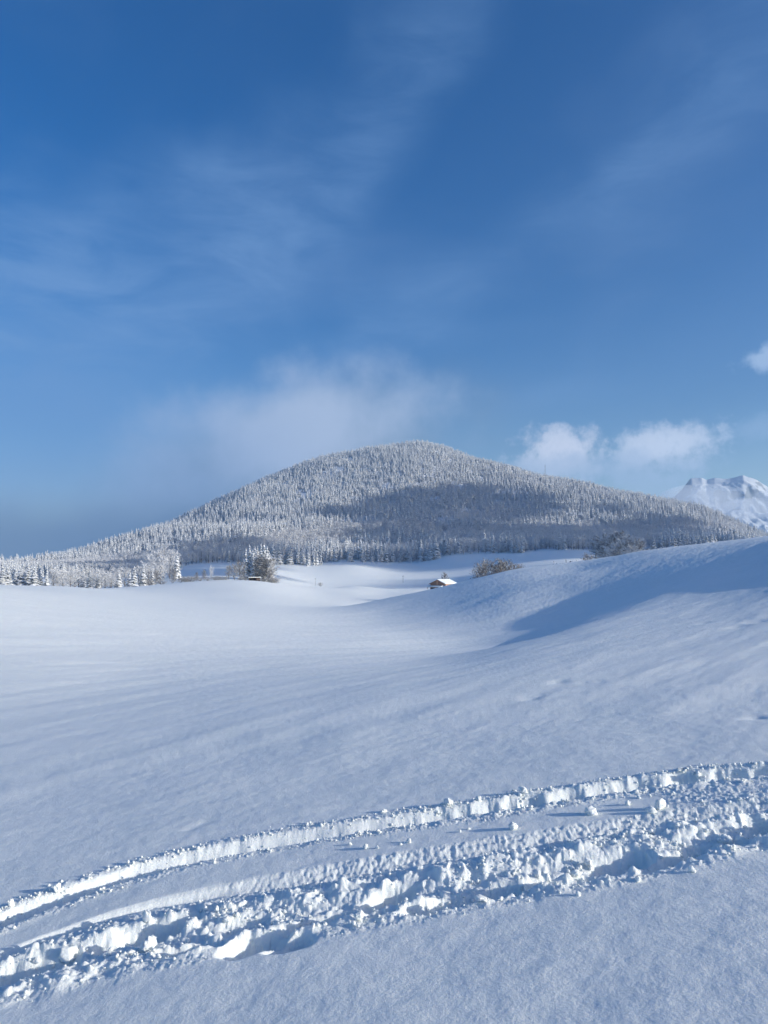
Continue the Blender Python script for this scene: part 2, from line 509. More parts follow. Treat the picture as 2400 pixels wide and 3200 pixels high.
def height(x, y):
    x, y = np.asarray(x, float), np.asarray(y, float)
    r = np.hypot(x, y)
    h = base_h(x, y) + meso(x, y, r)
    nr = (r < 11.5)
    if nr.any():
        hh = np.zeros_like(h)
        hh[nr] = detail(x[nr], y[nr]) * (1 - sstep(r[nr], 9.0, 11.5))
        h = h + hh
    return h


# rings: screen-sized steps close by, growing with distance
rings = [0.25, 0.5, 0.8, 1.1, 1.4, 1.7, 1.95]
r = 2.1
while r < 8.2:
    rings.append(r); r += max(0.0052, r * r / (ZC * 769.0) * 0.62)
while r < 130:
    rings.append(r); r *= 1.0115
while r < 7000:
    rings.append(r); r *= 1.019
rings = np.array(rings + [7000.0, 7500.0])
az = np.concatenate([np.linspace(-math.pi, -1.0, 14)[:-1], np.linspace(-1.0, -0.56, 16)[:-1],
                     np.linspace(-0.56, 0.56, 1010), np.linspace(0.56, 1.0, 16)[1:], np.linspace(1.0, math.pi, 14)[1:]])
RR, AZ = np.meshgrid(rings, az, indexing='ij')
HX, HY = RR * np.sin(AZ), RR * np.cos(AZ)
HZ = height(HX, HY)
HZ[-1, :] = -60.0


def perlin3(x, y, z, seed=0):
    """value noise in space"""
    ix, iy, iz = np.floor(x), np.floor(y), np.floor(z)
    fx, fy, fz = x - ix, y - iy, z - iz
    fx, fy, fz = [t * t * (3 - 2 * t) for t in (fx, fy, fz)]
    out = 0
    for dz in (0, 1):
        for dx in (0, 1):
            for dy in (0, 1):
                v = _hash(ix + dx, iy + dy, seed + 7919 * 0) ^ _hash(iz + dz, ix * 0 + dx, seed + 5)
                v = _hash(v & 0xFFFF, (ix + dx) * 31 + (iy + dy) * 17 + (iz + dz) * 57, seed + 9) / 2147483648.0 - 1
                out = out + v * (fx if dx else 1 - fx) * (fy if dy else 1 - fy) * (fz if dz else 1 - fz)
    return out


# churned snow is not a height field: push the broken zone about in all three directions
rows_ = np.where((rings > 2.3) & (rings < 8.5))[0]
r0_, r1_ = rows_[0], rows_[-1] + 1
XX, YY, ZZ = HX[r0_:r1_].copy(), HY[r0_:r1_].copy(), HZ[r0_:r1_].copy()
dd = TR3.d(XX, YY); d1_ = TR1.d(XX, YY)
d2_ = TR2.d(XX, YY)
mk = np.clip(np.exp(-(np.abs(dd + .17) / .30) ** 4) * sstep(-d2_, .08, .20) + (.35 + .45 * sstep(XX, -.3, .8)) * np.exp(-((d1_ + .10) / .17) ** 4) + .3 * sstep(XX, 1.4, 2.6) * (dd > 0) * (d1_ < 0), 0, 1) * (np.abs(XX) < 5)
mm = np.where(mk > 0.02)
gx_, gy_, gz_ = XX[mm], YY[mm], ZZ[mm]
for ci_, arr in enumerate((XX, YY, ZZ)):
    dsp = 0
    for o_, (sc_, am_) in enumerate(((11, .007), (24, .007), (52, .0035))):
        dsp = dsp + am_ * perlin3(gx_ * sc_ + 40, gy_ * sc_, gz_ * sc_ + 90, 200 + 10 * ci_ + o_)
    arr[mm] += dsp * mk[mm] * (1.0 if ci_ < 2 else .7)
for arr in (XX, YY, ZZ):
    sm_ = arr.copy()
    sm_[1:-1, 1:-1] = .36 * arr[1:-1, 1:-1] + .16 * (arr[2:, 1:-1] + arr[:-2, 1:-1] + arr[1:-1, 2:] + arr[1:-1, :-2])
    arr += (sm_ - arr) * np.clip(mk * 1.3, 0, 1)
HX[r0_:r1_], HY[r0_:r1_], HZ[r0_:r1_] = XX, YY, ZZ
print('terrain verts', HX.size, 'rings', len(rings))


def grid_mesh(name, X, Y, Zz, smooth=True, center=False):
    nr, na = X.shape
    V = np.stack([X.ravel(), Y.ravel(), Zz.ravel()], 1)
    i = np.arange((nr - 1) * na).reshape(nr - 1, na)[:, :-1].ravel()
    Fq = np.stack([i, i + 1, i + na + 1, i + na], 1)
    me = bpy.data.meshes.new(name)
    me.vertices.add(len(V)); me.vertices.foreach_set('co', V.astype(np.float32).ravel())
    me.loops.add(Fq.size); me.loops.foreach_set('vertex_index', Fq[:, ::-1].astype(np.int32).ravel())
    me.polygons.add(len(Fq))
    me.polygons.foreach_set('loop_start', (np.arange(len(Fq)) * 4).astype(np.int32))
    me.polygons.foreach_set('loop_total', np.full(len(Fq), 4, np.int32))
    me.polygons.foreach_set('use_smooth', np.full(len(Fq), smooth))
    me.update(calc_edges=True)
    return me


def raw_mesh(name, V, faces, mats=None, smooth=False):
    me = bpy.data.meshes.new(name)
    me.from_pydata([tuple(v) for v in V], [], [tuple(f) for f in faces])
    if mats is not None:
        me.polygons.foreach_set('material_index', np.array(mats, np.int32))
    if smooth:
        me.polygons.foreach_set('use_smooth', np.ones(len(me.polygons), bool))
    me.update()
    return me


def link(name, me, mats=(), parent=None, loc=None):
    o = bpy.data.objects.new(name, me)
    COL.objects.link(o)
    if me is not None and hasattr(me, 'materials') and len(me.materials) == 0:
        for m_ in mats:
            me.materials.append(m_)
    if parent is not None:
        o.parent = parent
    if loc is not None:
        o.location = loc
    return o


def tag(o, label=None, cat=None, group=None, kind=None):
    for k, v in (('label', label), ('category', cat), ('group', group), ('kind', kind)):
        if v:
            o[k] = v
    return o


# ------------------------------------------------------------------ materials
def mat(name):
    m = bpy.data.materials.new(name)
    m.use_nodes = True
    nt = m.node_tree
    bs = nt.nodes['Principled BSDF']
    bs.inputs['Specular IOR Level'].default_value = 0.2
    return m, nt, bs


def mnoise(nt, scale, detail=4.0, rough=0.55, stretch=None, rotz=0.0, src='Object'):
    t = nt.nodes.new('ShaderNodeTexCoord')
    out = t.outputs[src]
    if stretch or rotz:
        mp = nt.nodes.new('ShaderNodeMapping')
        mp.inputs['Rotation'].default_value = (0, 0, rotz)
        mp.inputs['Scale'].default_value = stretch or (1, 1, 1)
        nt.links.new(out, mp.inputs[0]); out = mp.outputs[0]
    nn = nt.nodes.new('ShaderNodeTexNoise')
    nn.inputs['Scale'].default_value = scale
    nn.inputs['Detail'].default_value = detail
    nn.inputs['Roughness'].default_value = rough
    nt.links.new(out, nn.inputs['Vector'])
    return nn.outputs['Fac']


def bump(nt, h, dist, strength=1.0, prev=None):
    b_ = nt.nodes.new('ShaderNodeBump')
    b_.inputs['Distance'].default_value = dist
    b_.inputs['Strength'].default_value = strength
    nt.links.new(h, b_.inputs['Height'])
    if prev is not None:
        nt.links.new(prev, b_.inputs['Normal'])
    return b_.outputs[0]


def ramp2(nt, fac, c0, c1, p0=0.35, p1=0.65):
    r_ = nt.nodes.new('ShaderNodeValToRGB')
    e = r_.color_ramp.elements
    e[0].position, e[1].position = p0, p1
    e[0].color, e[1].color = (*c0, 1), (*c1, 1)
    nt.links.new(fac, r_.inputs[0])
    return r_.outputs[0]


SNOW = (0.885, 0.90, 0.915)
m_snow, nt, bs = mat('field_snow')
nt.links.new(ramp2(nt, mnoise(nt, 0.35, 5.0), (0.885, 0.92, 0.89), (0.91, 0.94, 0.91)), bs.inputs['Base Color'])
bs.inputs['Roughness'].default_value = 0.75
bs.inputs['Specular IOR Level'].default_value = 0.15
bs.inputs['Subsurface Weight'].default_value = 0.35
bs.inputs['Subsurface Radius'].default_value = (0.9, 1.0, 1.2)
bs.inputs['Subsurface Scale'].default_value = 0.025
bb = bump(nt, mnoise(nt, 0.22, 6.0, 0.55, (0.14, 1.0, 1.0), R(-48)), 0.16)
bb = bump(nt, mnoise(nt, 1.3, 6.0, 0.6, (0.25, 1.0, 1.0), R(-48)), 0.034, 1.0, bb)
bb = bump(nt, mnoise(nt, 75.0, 5.0, 0.7), 0.006, 1.0, bb)
nt.links.new(bb, bs.inputs['Normal'])

m_lump = m_snow

m_tsnow, nt, bs = mat('branch_snow')
bs.inputs['Base Color'].default_value = (0.88, 0.89, 0.91, 1)
bs.inputs['Roughness'].default_value = 0.8

m_needle, nt, bs = mat('frosted_needles')
nt.links.new(ramp2(nt, mnoise(nt, 3.0, 3.0), (0.22, 0.26, 0.29), (0.78, 0.81, 0.84)), bs.inputs['Base Color'])
bs.inputs['Roughness'].default_value = 0.9

m_bark, nt, bs = mat('bark')
nt.links.new(ramp2(nt, mnoise(nt, 5.0, 4.0, 0.6, (1, 1, .2)), (0.07, 0.058, 0.05), (0.17, 0.145, 0.13)), bs.inputs['Base Color'])
bs.inputs['Roughness'].default_value = 0.9

m_twig, nt, bs = mat('rimed_twigs')
nt.links.new(ramp2(nt, mnoise(nt, 0.9, 3.0), (0.56, 0.56, 0.58), (0.86, 0.87, 0.89), .3, .7), bs.inputs['Base Color'])
bs.inputs['Roughness'].default_value = 0.9

m_twigb, nt, bs = mat('bare_twigs')
nt.links.new(ramp2(nt, mnoise(nt, 2.0, 3.0), (0.20, 0.185, 0.18), (0.38, 0.365, 0.36)), bs.inputs['Base Color'])
bs.inputs['Roughness'].default_value = 0.9

m_hill, nt, bs = mat('forest_floor_snow')
nt.links.new(ramp2(nt, mnoise(nt, 0.05, 5.0), (0.55, 0.57, 0.60), (0.84, 0.86, 0.89)), bs.inputs['Base Color'])
bs.inputs['Roughness'].default_value = 0.9


def wood(name, c0, c1):
    m, nt, bs = mat(name)
    nt.links.new(ramp2(nt, mnoise(nt, 3.0, 5.0, 0.6, (4, 4, .5)), c0, c1, .3, .7), bs.inputs['Base Color'])
    bs.inputs['Roughness'].default_value = 0.8
    return m


m_wood = wood('sunlit_barn_wood', (0.52, 0.27, 0.15), (0.74, 0.44, 0.27))  # light orange barn wood with the sunlight put into its colour
m_wood2 = wood('shaded_barn_wood', (0.27, 0.14, 0.09), (0.45, 0.25, 0.17))  # darker brown barn wood with the gable's shade put into its colour
m_dark = wood('interior_shade_and_chimney', (0.02, 0.015, 0.013), (0.05, 0.035, 0.03))  # interior shade put into the colour; the chimney shares it
m_pole = wood('grey_pole', (0.10, 0.09, 0.085), (0.2, 0.18, 0.17))
m_steel, nt, bs = mat('mast_steel')
bs.inputs['Base Color'].default_value = (0.14, 0.15, 0.17, 1); bs.inputs['Roughness'].default_value = 0.5

# ------------------------------------------------------------------ ground objects
k_split = int(np.searchsorted(rings, 990.0))
f_ = link('snow_field', grid_mesh('snow_field', HX[:k_split + 1], HY[:k_split + 1], HZ[:k_split + 1]), [m_snow])
tag(f_, 'smooth untouched snow field sloping down from the camera to the forest edge', None, None, 'structure')
f_ = link('mountain', grid_mesh('mountain', HX[k_split:], HY[k_split:], HZ[k_split:]), [m_hill])
tag(f_, 'snow-covered rounded mountain under the forest', None, None, 'structure')


def col_row(x, y, z):
    """photo pixel of world points"""
    cy = y * math.cos(PITCH) + (z - ZC) * math.sin(PITCH)
    cz = -y * math.sin(PITCH) + (z - ZC) * math.cos(PITCH)
    return 1200 + F * x / cy, 1600 - F * cz / cy


def at(u, r, row=1800.0):
    """world ground point in photo column u at distance r"""
    d = pix_dir(u, row)
    hyp = math.hypot(d[0], d[1])
    x, y = d[0] / hyp * r, d[1] / hyp * r
    return x, y, float(height(np.array([x]), np.array([y]))[0])


# ------------------------------------------------------------------ far mountain
su = np.array([1700, 1900, 2050, 2130, 2165, 2200, 2215, 2240, 2265, 2290, 2330, 2345, 2370, 2400, 2500, 2700, 2950, 3200])
sr = np.array([1720, 1680, 1600, 1530, 1488, 1487, 1493, 1487, 1490, 1489, 1478, 1484, 1492, 1512, 1560, 1500, 1540, 1640])
na2, nr2 = 420, 170
aa = np.linspace(math.atan((1700 - 1200) / F), math.atan((3200 - 1200) / F), na2)
uu = 1200 + F * np.tan(aa)
rowc = np.interp(uu, su, sr)
rc = 5600.0
zc_ = ZC + rc * (HOR - rowc) / F * np.cos(aa)
tt = np.linspace(-1, 0.6, nr2)
RRm, AAm = np.meshgrid(rc + tt * 1500, aa, indexing='ij')
tcol = np.meshgrid(tt, aa, indexing='ij')[0]
X2, Y2 = RRm * np.sin(AAm), RRm * np.cos(AAm)
prof = np.where(tcol < 0, (1 - np.abs(tcol)) ** 1.25, (1 - tcol * 1.3) ** 1.2)
ridg = 1 - np.abs(fbm(X2 * 0.0022, Y2 * 0.0016, 5, 91))
w_ = 1 - np.exp(-(tcol / 0.10) ** 2)
Z2 = zc_[None, :] * prof + (ridg - 0.75) * 95 * w_ * (prof > 0.02) + 16 * fbm(X2 * 0.012, Y2 * 0.008, 4, 95) * w_
cliff = np.exp(-((tcol + 0.02) / 0.03) ** 2)
Z2 += 4 * cliff * perlin(X2 * 0.03, Y2 * 0.03, 97)
m_rock, nt, bs = mat('hazed_snowy_rock')
geo = nt.nodes.new('ShaderNodeNewGeometry')
sx = nt.nodes.new('ShaderNodeSeparateXYZ'); nt.links.new(geo.outputs['Normal'], sx.inputs[0])
ad = nt.nodes.new('ShaderNodeMath'); ad.operation = 'MULTIPLY_ADD'; ad.inputs[1].default_value = 0.55
nt.links.new(mnoise(nt, 0.02, 6.0, 0.7, (1, 1, .3)), ad.inputs[0]); nt.links.new(sx.outputs[2], ad.inputs[2])
nt.links.new(ramp2(nt, ad.outputs[0], (0.23, 0.26, 0.30), (0.52, 0.56, 0.62), 0.97, 1.32), bs.inputs['Base Color'])  # tones flattened and blued, so distance haze sits partly in the colour
bs.inputs['Roughness'].default_value = 0.9
o = link('far_mountain', grid_mesh('far_mountain', X2, Y2, Z2 - 8), [m_rock])
tag(o, 'distant pale blue mountain with rocky snow-dusted crest behind low mist', None, None, 'structure')


# ------------------------------------------------------------------ tree models
def conifer_model(seed, tiers=13, snow=0.75, width=0.19, gap=0.06):
    """unit-height spruce: (trunk verts, faces), (crown verts, faces, material indices 0 snow 1 needles)"""
    rs = np.random.RandomState(seed)
    V, Fc, Mi = [], [], []
    lean = rs.uniform(-0.012, 0.012, 2)
    for t in range(tiers):
        f = t / (tiers - 1.0)
        z0 = gap + (1 - gap) * (f ** 0.92) * 0.955 + rs.uniform(-0.01, 0.01)
        zj = 0.55 / tiers * (1.1 - f)
        rad = width * (1 - f) ** 0.82 * rs.uniform(0.85, 1.15) + 0.012
        nb = int(round(9 - 5.0 * f))
        off = rs.uniform(0, 6.28)
        for b in range(nb):
            if rs.rand() < 0.10:
                continue
            zb = z0 + rs.uniform(-1, 1) * zj
            a = off + b * 6.2832 / nb + rs.uniform(-.22, .22)
            rl = rad * rs.uniform(0.60, 1.28)
            droop = rl * rs.uniform(0.35, 0.75)
            wd = rl * rs.uniform(0.28, 0.44) + 0.006
            ca, sa = math.cos(a), math.sin(a)
            cx, cy = lean[0] * f, lean[1] * f

            def P(rr, ww, zz):
                return (cx + ca * rr - sa * ww, cy + sa * rr + ca * ww, zz)
            zz = zb + 0.018
            # dark needle fan hanging below
            i = len(V)
            V += [P(0.0, 0, zz), P(rl * .55, wd, zz - droop * .75 - .012), P(rl * 1.04, 0, zz - droop * 1.12), P(rl * .55, -wd, zz - droop * .75 - .012), P(rl * .5, 0, zz - droop * .9 - 0.03)]
            Fc += [(i, i + 4, i + 1), (i + 1, i + 4, i + 2), (i, i + 3, i + 4), (i + 3, i + 2, i + 4)]
            Mi += [1, 1, 1, 1]
            if rs.rand() < snow:
                k = rs.uniform(.95, 1.3)
                th = 0.008 + 0.014 * rs.rand()
                st = rs.uniform(.0, .10)
                i = len(V)
                V += [P(rl * st, 0, zz - droop * st + th * .6), P(rl * .6, wd * k, zz - droop * .66 - .002), P(rl * rs.uniform(1.0, 1.1), 0, zz - droop * 1.02 + .004),
                      P(rl * .6, -wd * k, zz - droop * .66 - .002), P(rl * .55, 0, zz - droop * .5 + th)]
                Fc += [(i, i + 1, i + 4), (i + 1, i + 2, i + 4), (i, i + 4, i + 3), (i + 3, i + 4, i + 2)]
                Mi += [0, 0, 0, 0]
    i = len(V)
    V += [(lean[0], lean[1], 1.0), (lean[0] + .014, lean[1], .93), (lean[0] - .008, lean[1] + .012, .93), (lean[0] - .008, lean[1] - .012, .93)]
    Fc += [(i, i + 1, i + 2), (i, i + 2, i + 3), (i, i + 3, i + 1)]; Mi += [0, 0, 0]
    TV, TF = [], []
    for k, (z, rr) in enumerate(((-0.03, .017), (.5, .010), (.93, .003))):
        for j in range(5):
            a = j * 1.2566
            TV.append((rr * math.cos(a) + lean[0] * max(z, 0), rr * math.sin(a) + lean[1] * max(z, 0), z))
    for k in range(2):
        for j in range(5):
            TF.append((k * 5 + j, k * 5 + (j + 1) % 5, k * 5 + 5 + (j + 1) % 5, k * 5 + 5 + j))
    return (TV, TF), (V, Fc, Mi)


def bare_model(seed, limbs=20, subs=7, tw=5, width=.34, base=.14, twig=.0045, trunk_r=.016, snowy=.1, upright=.9, low=.45, stems=1):
    """unit-height leafless tree: a leader with rising limbs, side branches and twig sprays (0 bark, 1 twigs, 2 snow)"""
    rs = np.random.RandomState(seed)
    TV, TF, V, Fc, Mi = [], [], [], [], []

    def tube(p0, p1, r0, r1, n, VV, FF):
        d = (p1 - p0); L = np.linalg.norm(d) + 1e-9; d = d / L
        e = np.cross(d, [0.3, 0.2, 1.0]) if abs(d[2]) < .95 else np.cross(d, [1.0, 0, 0]); e /= np.linalg.norm(e)
        g = np.cross(d, e)
        i = len(VV)
        for p, rr in ((p0, r0), (p1, r1)):
            for j in range(n):
                a = 6.2832 * j / n
                VV.append(tuple(p + rr * (math.cos(a) * e + math.sin(a) * g)))
        for j in range(n):
            FF.append((i + j, i + (j + 1) % n, i + n + (j + 1) % n, i + n + j))

    def sliver(p0, p1, w, m):
        d = p1 - p0
        e = np.cross(d, rs.uniform(-1, 1, 3)); e = e / (np.linalg.norm(e) + 1e-9) * w
        i = len(V)
        V.extend([tuple(p0 - e), tuple(p0 + e), tuple(p1)]); Fc.append((i, i + 1, i + 2)); Mi.append(m)
        if rs.rand() < snowy:
            i = len(V)
            up = np.array([0, 0, w * 1.3])
            V.extend([tuple(p0 - e + up), tuple(p0 + e + up), tuple(p1 + up * .5)]); Fc.append((i, i + 1, i + 2)); Mi.append(2)

    for st in range(stems):
        a0 = st * 6.2832 / max(stems, 1) + rs.uniform(-.4, .4)
        sp = 0.0 if stems == 1 else 1.0
        top = np.array([math.cos(a0) * .24 * sp, math.sin(a0) * .24 * sp, .95 if stems == 1 else rs.uniform(.7, .98)]) + np.array([rs.uniform(-.05, .05), rs.uniform(-.05, .05), 0])
        bot = np.array([math.cos(a0) * .03 * sp, math.sin(a0) * .03 * sp, -.03])
        kn = [bot + (top - bot) * f + (rs.uniform(-.014, .014, 3) if 0 < f < 1 else 0) for f in np.linspace(0, 1, 6)]
        for q in range(5):
            tube(kn[q], kn[q + 1], trunk_r * (1 - q / 5.6), trunk_r * (1 - (q + 1) / 5.6), 5, TV, TF)

        def on(f):
            x = f * 5; q = min(int(x), 4)
            return kn[q] + (kn[q + 1] - kn[q]) * (x - q)
        for l in range(limbs):
            f = base + (0.93 - base) * ((l + rs.rand()) / limbs)
            az_ = l * 2.4 + rs.uniform(-.5, .5) + seed
            prof = math.sin(math.pi * min(1, max(0, (f - base * .5) / (1.06 - base * .5))) ** low) ** .8
            L = width * (0.35 + 0.85 * prof) * rs.uniform(.75, 1.2)
            el = (0.55 + .5 * f) * upright + rs.uniform(-.18, .18)
            d = np.array([math.cos(az_) * math.cos(el), math.sin(az_) * math.cos(el), math.sin(el)])
            p = on(f); r0 = trunk_r * .42 * (1.15 - f)
            ks = [p]
            for q in range(3):
                d = d + rs.uniform(-.18, .18, 3) + np.array([0, 0, .12 * upright]); d /= np.linalg.norm(d)
                ks.append(ks[-1] + d * L / 3)
            for q in range(3):
                n0 = len(Fc)
                tube(ks[q], ks[q + 1], r0 * (1 - .27 * q), r0 * (1 - .27 * (q + 1)), 3, V, Fc); Mi.extend([0] * (len(Fc) - n0))
            for b in range(subs):
                g = .22 + .78 * (b + rs.rand()) / subs
                x = g * 3; q = min(int(x), 2)
                pb = ks[q] + (ks[q + 1] - ks[q]) * (x - q)
                dd_ = (ks[q + 1] - ks[q]) / (L / 3)
                e = dd_ * .9 + rs.normal(size=3) * .55 + np.array([0, 0, .25 * upright]); e /= np.linalg.norm(e)
                Lb = L * rs.uniform(.28, .5) * (1.15 - .5 * g)
                pe = pb + e * Lb
                sliver(pb, pe, max(twig * 1.15, r0 * .35), 1)
                for t in range(tw):
                    h_ = .25 + .75 * (t + rs.rand()) / tw
                    pt = pb + e * Lb * h_
                    e2 = e * .9 + rs.normal(size=3) * .6 + np.array([0, 0, .2 * upright]); e2 /= np.linalg.norm(e2)
                    sliver(pt, pt + e2 * Lb * rs.uniform(.3, .65), twig, 1)
    allv = np.array(TV + V)
    sc = 1.0 / np.percentile(allv[:, 2], 99.7)
    return ([tuple(np.array(v) * sc) for v in TV], TF), ([tuple(np.array(v) * sc) for v in V], Fc, Mi)


def merged(name, model, mats_trunk, mats_crown, smooth=False):
    (TV, TF), (V, Fc, Mi) = model
    n0 = len(V)
    faces = list(Fc) + [tuple(i + n0 for i in f) for f in TF]
    mi = list(Mi) + [len(mats_crown)] * len(TF)
    me = raw_mesh(name, list(V) + list(TV), faces, mi)
    for m_ in list(mats_crown) + list(mats_trunk):
        me.materials.append(m_)
    return me


CON = [conifer_model(100 + i, tiers=15 + i % 4, snow=(1.0, .93, .97, .88)[i % 4], width=(.17, .20, .15, .22)[i % 4] * (1 if i < 4 else .92)) for i in range(8)]
BARE = [bare_model(200 + i, limbs=22, subs=7, tw=5, twig=.0075, snowy=.3 if i % 2 else .12, base=.12, width=(.30, .36, .27, .33, .38)[i], low=(.45, .6)[i % 2]) for i in range(5)]
CON_ME = [merged('conifer', c, [m_bark], [m_tsnow, m_needle]) for c in CON]
BARE_ME = [merged('bare_tree', c, [m_bark], [m_bark, m_twig, m_tsnow]) for c in BARE]
print('conifer faces', [len(m.polygons) for m in CON_ME], 'bare', [len(m.polygons) for m in BARE_ME])


def split_tree(model, crown_mats, name):
    (TV, TF), (V, Fc, Mi) = model
    t = raw_mesh(name + '_trunk', TV, TF); t.materials.append(m_bark)
    c = raw_mesh(name + '_crown', V, Fc, Mi)
    for m_ in crown_mats:
        c.materials.append(m_)
    return t, c


CON_P = [split_tree(c, [m_tsnow, m_needle], 'conifer') for c in CON]
BIG = [bare_model(300 + i, limbs=34, subs=10, tw=6, twig=.0045, snowy=.15, base=(.10, .06, .15, .08)[i], width=(.33, .40, .28, .36)[i], low=(.5, .65, .45, .55)[i]) for i in range(4)]
BIG_P = [split_tree(c, [m_bark, m_twig, m_tsnow], 'bare_tree') for c in BIG]
BIGB_P = [split_tree(c, [m_bark, m_twigb, m_tsnow], 'bare_tree') for c in BIG]
BUSH = [bare_model(400 + i, limbs=7, subs=5, tw=4, twig=.010, snowy=.5, base=.05, width=.42, upright=.6, stems=5, trunk_r=.012) for i in range(3)]
BUSH_P = [split_tree(c, [m_bark, m_twigb, m_tsnow], 'bush') for c in BUSH]


def tree(kind, model, loc, h, wid=1.0, rz=0.0, label=None, cat='tree', group=None):
    """a thing with two parts, trunk and crown"""
    rt = bpy.data.objects.new(kind, None); COL.objects.link(rt)
    rt.location = loc; rt.scale = (h * wid, h * wid, h); rt.rotation_euler = (0, 0, rz)
    link('trunk', model[0], parent=rt)
    link('crown', model[1], parent=rt)
    return tag(rt, label, cat, group)


# ------------------------------------------------------------------ the forest
edge_u = np.array([-900, 0, 350, 500, 560, 620, 700, 760, 845, 900, 985, 1011, 1069, 1300, 1330, 1366, 1378, 1467, 1650, 1687, 1870, 1905, 1937, 2000, 2015, 2200, 3000])
edge_r = np.array([1812, 1812, 1808, 1792, 1779, 1760, 1759, 1761, 1763, 1764, 1770, 1760, 1756, 1758, 1756, 1747, 1737, 1732, 1729, 1720, 1718, 1728, 1745, 1737, 1718, 1716, 1716])
NTRY = 130000
ta = rng.uniform(-0.60, 0.60, NTRY)
tr_ = np.sqrt(rng.uniform(640.0 ** 2, 3300.0 ** 2, NTRY))
keep = np.ones(NTRY, bool)
tx, ty = tr_ * np.sin(ta), tr_ * np.cos(ta)
tz = height(tx, ty)
tu, trow = col_row(tx, ty, tz)
keep &= (trow < np.interp(tu, edge_u, edge_r)) & (tr_ > 640)
# grid-based thinning so that crowns keep their distance: one tree per 8 m cell
cell = np.floor(tx / 7.2).astype(np.int64) * 100003 + np.floor(ty / 7.2).astype(np.int64)
idx = np.where(keep)[0]
_, first = np.unique(cell[idx], return_index=True)
idx = idx[first]
# kind: broad-leaved patches by place, else spruce
U, W, Rr = tu[idx], trow[idx], tr_[idx]
nzf = fbm(tx[idx] * 0.006, ty[idx] * 0.006, 3, 121)
dec = np.zeros(len(idx))


def patch(u0, w0, su_, sw_, amt):
    global dec
    dec = dec + amt * np.exp(-(((U - u0) / su_) ** 2 + ((W - w0) / sw_) ** 2))


for p_ in [(1000, 1690, 190, 32, .75), (880, 1720, 110, 22, .5), (1550, 1690, 290, 34, 1.0), (1400, 1610, 200, 30, .7), (1840, 1680, 190, 34, .8), (1950, 1725, 90, 40, 1.0),
           (2100, 1660, 200, 25, .7), (700, 1745, 150, 20, .8), (480, 1780, 140, 26, .9), (200, 1790, 200, 20, .6), (1180, 1650, 140, 18, .4), (1220, 1735, 160, 16, .35), (300, 1775, 200, 16, .4), (1650, 1580, 120, 20, .35), (620, 1700, 120, 14, .4)]:
    patch(*p_)
isdec = (dec + 0.35 * nzf + rng.uniform(-.22, .22, len(idx))) > 0.42
# gaps between stands
gapn = fbm(tx[idx] * 0.012, ty[idx] * 0.008, 2, 131)
ok = ~((gapn > 0.42) & (rng.uniform(0, 1, len(idx)) < 0.7))
idx, isdec, Rr, U, W = idx[ok], isdec[ok], Rr[ok], U[ok], W[ok]
# keep what the photograph's side of the mountain can show (not its far slope)
hgt = np.where(isdec, rng.uniform(13, 20, len(idx)), rng.uniform(13, 27, len(idx)) * (0.8 + 0.4 * rng.rand(len(idx))))
hgt *= np.where(Rr > 1500, 0.76, 0.92) * np.where(U < 540, np.clip(Rr / 1500, .55, 1), 1.0)
wid = np.where(isdec, rng.uniform(0.95, 1.35, len(idx)), rng.uniform(0.85, 1.25, len(idx)))
# visible or nearly so: sample the ray from the camera
vis = np.ones(len(idx), bool)
topz = tz[idx] + hgt
topq = (topz - ZC) / Rr
for f in np.linspace(0.25, 0.985, 60):
    xs, ys = tx[idx] * f, ty[idx] * f
    vis &= (base_h(xs, ys) - ZC) / (Rr * f) < topq + 0.002
idx, isdec, Rr, U, W, hgt, wid = [a_[vis] for a_ in (idx, isdec, Rr, U, W, hgt, wid)]
print('forest trees', len(idx), 'broad-leaved', int(isdec.sum()))

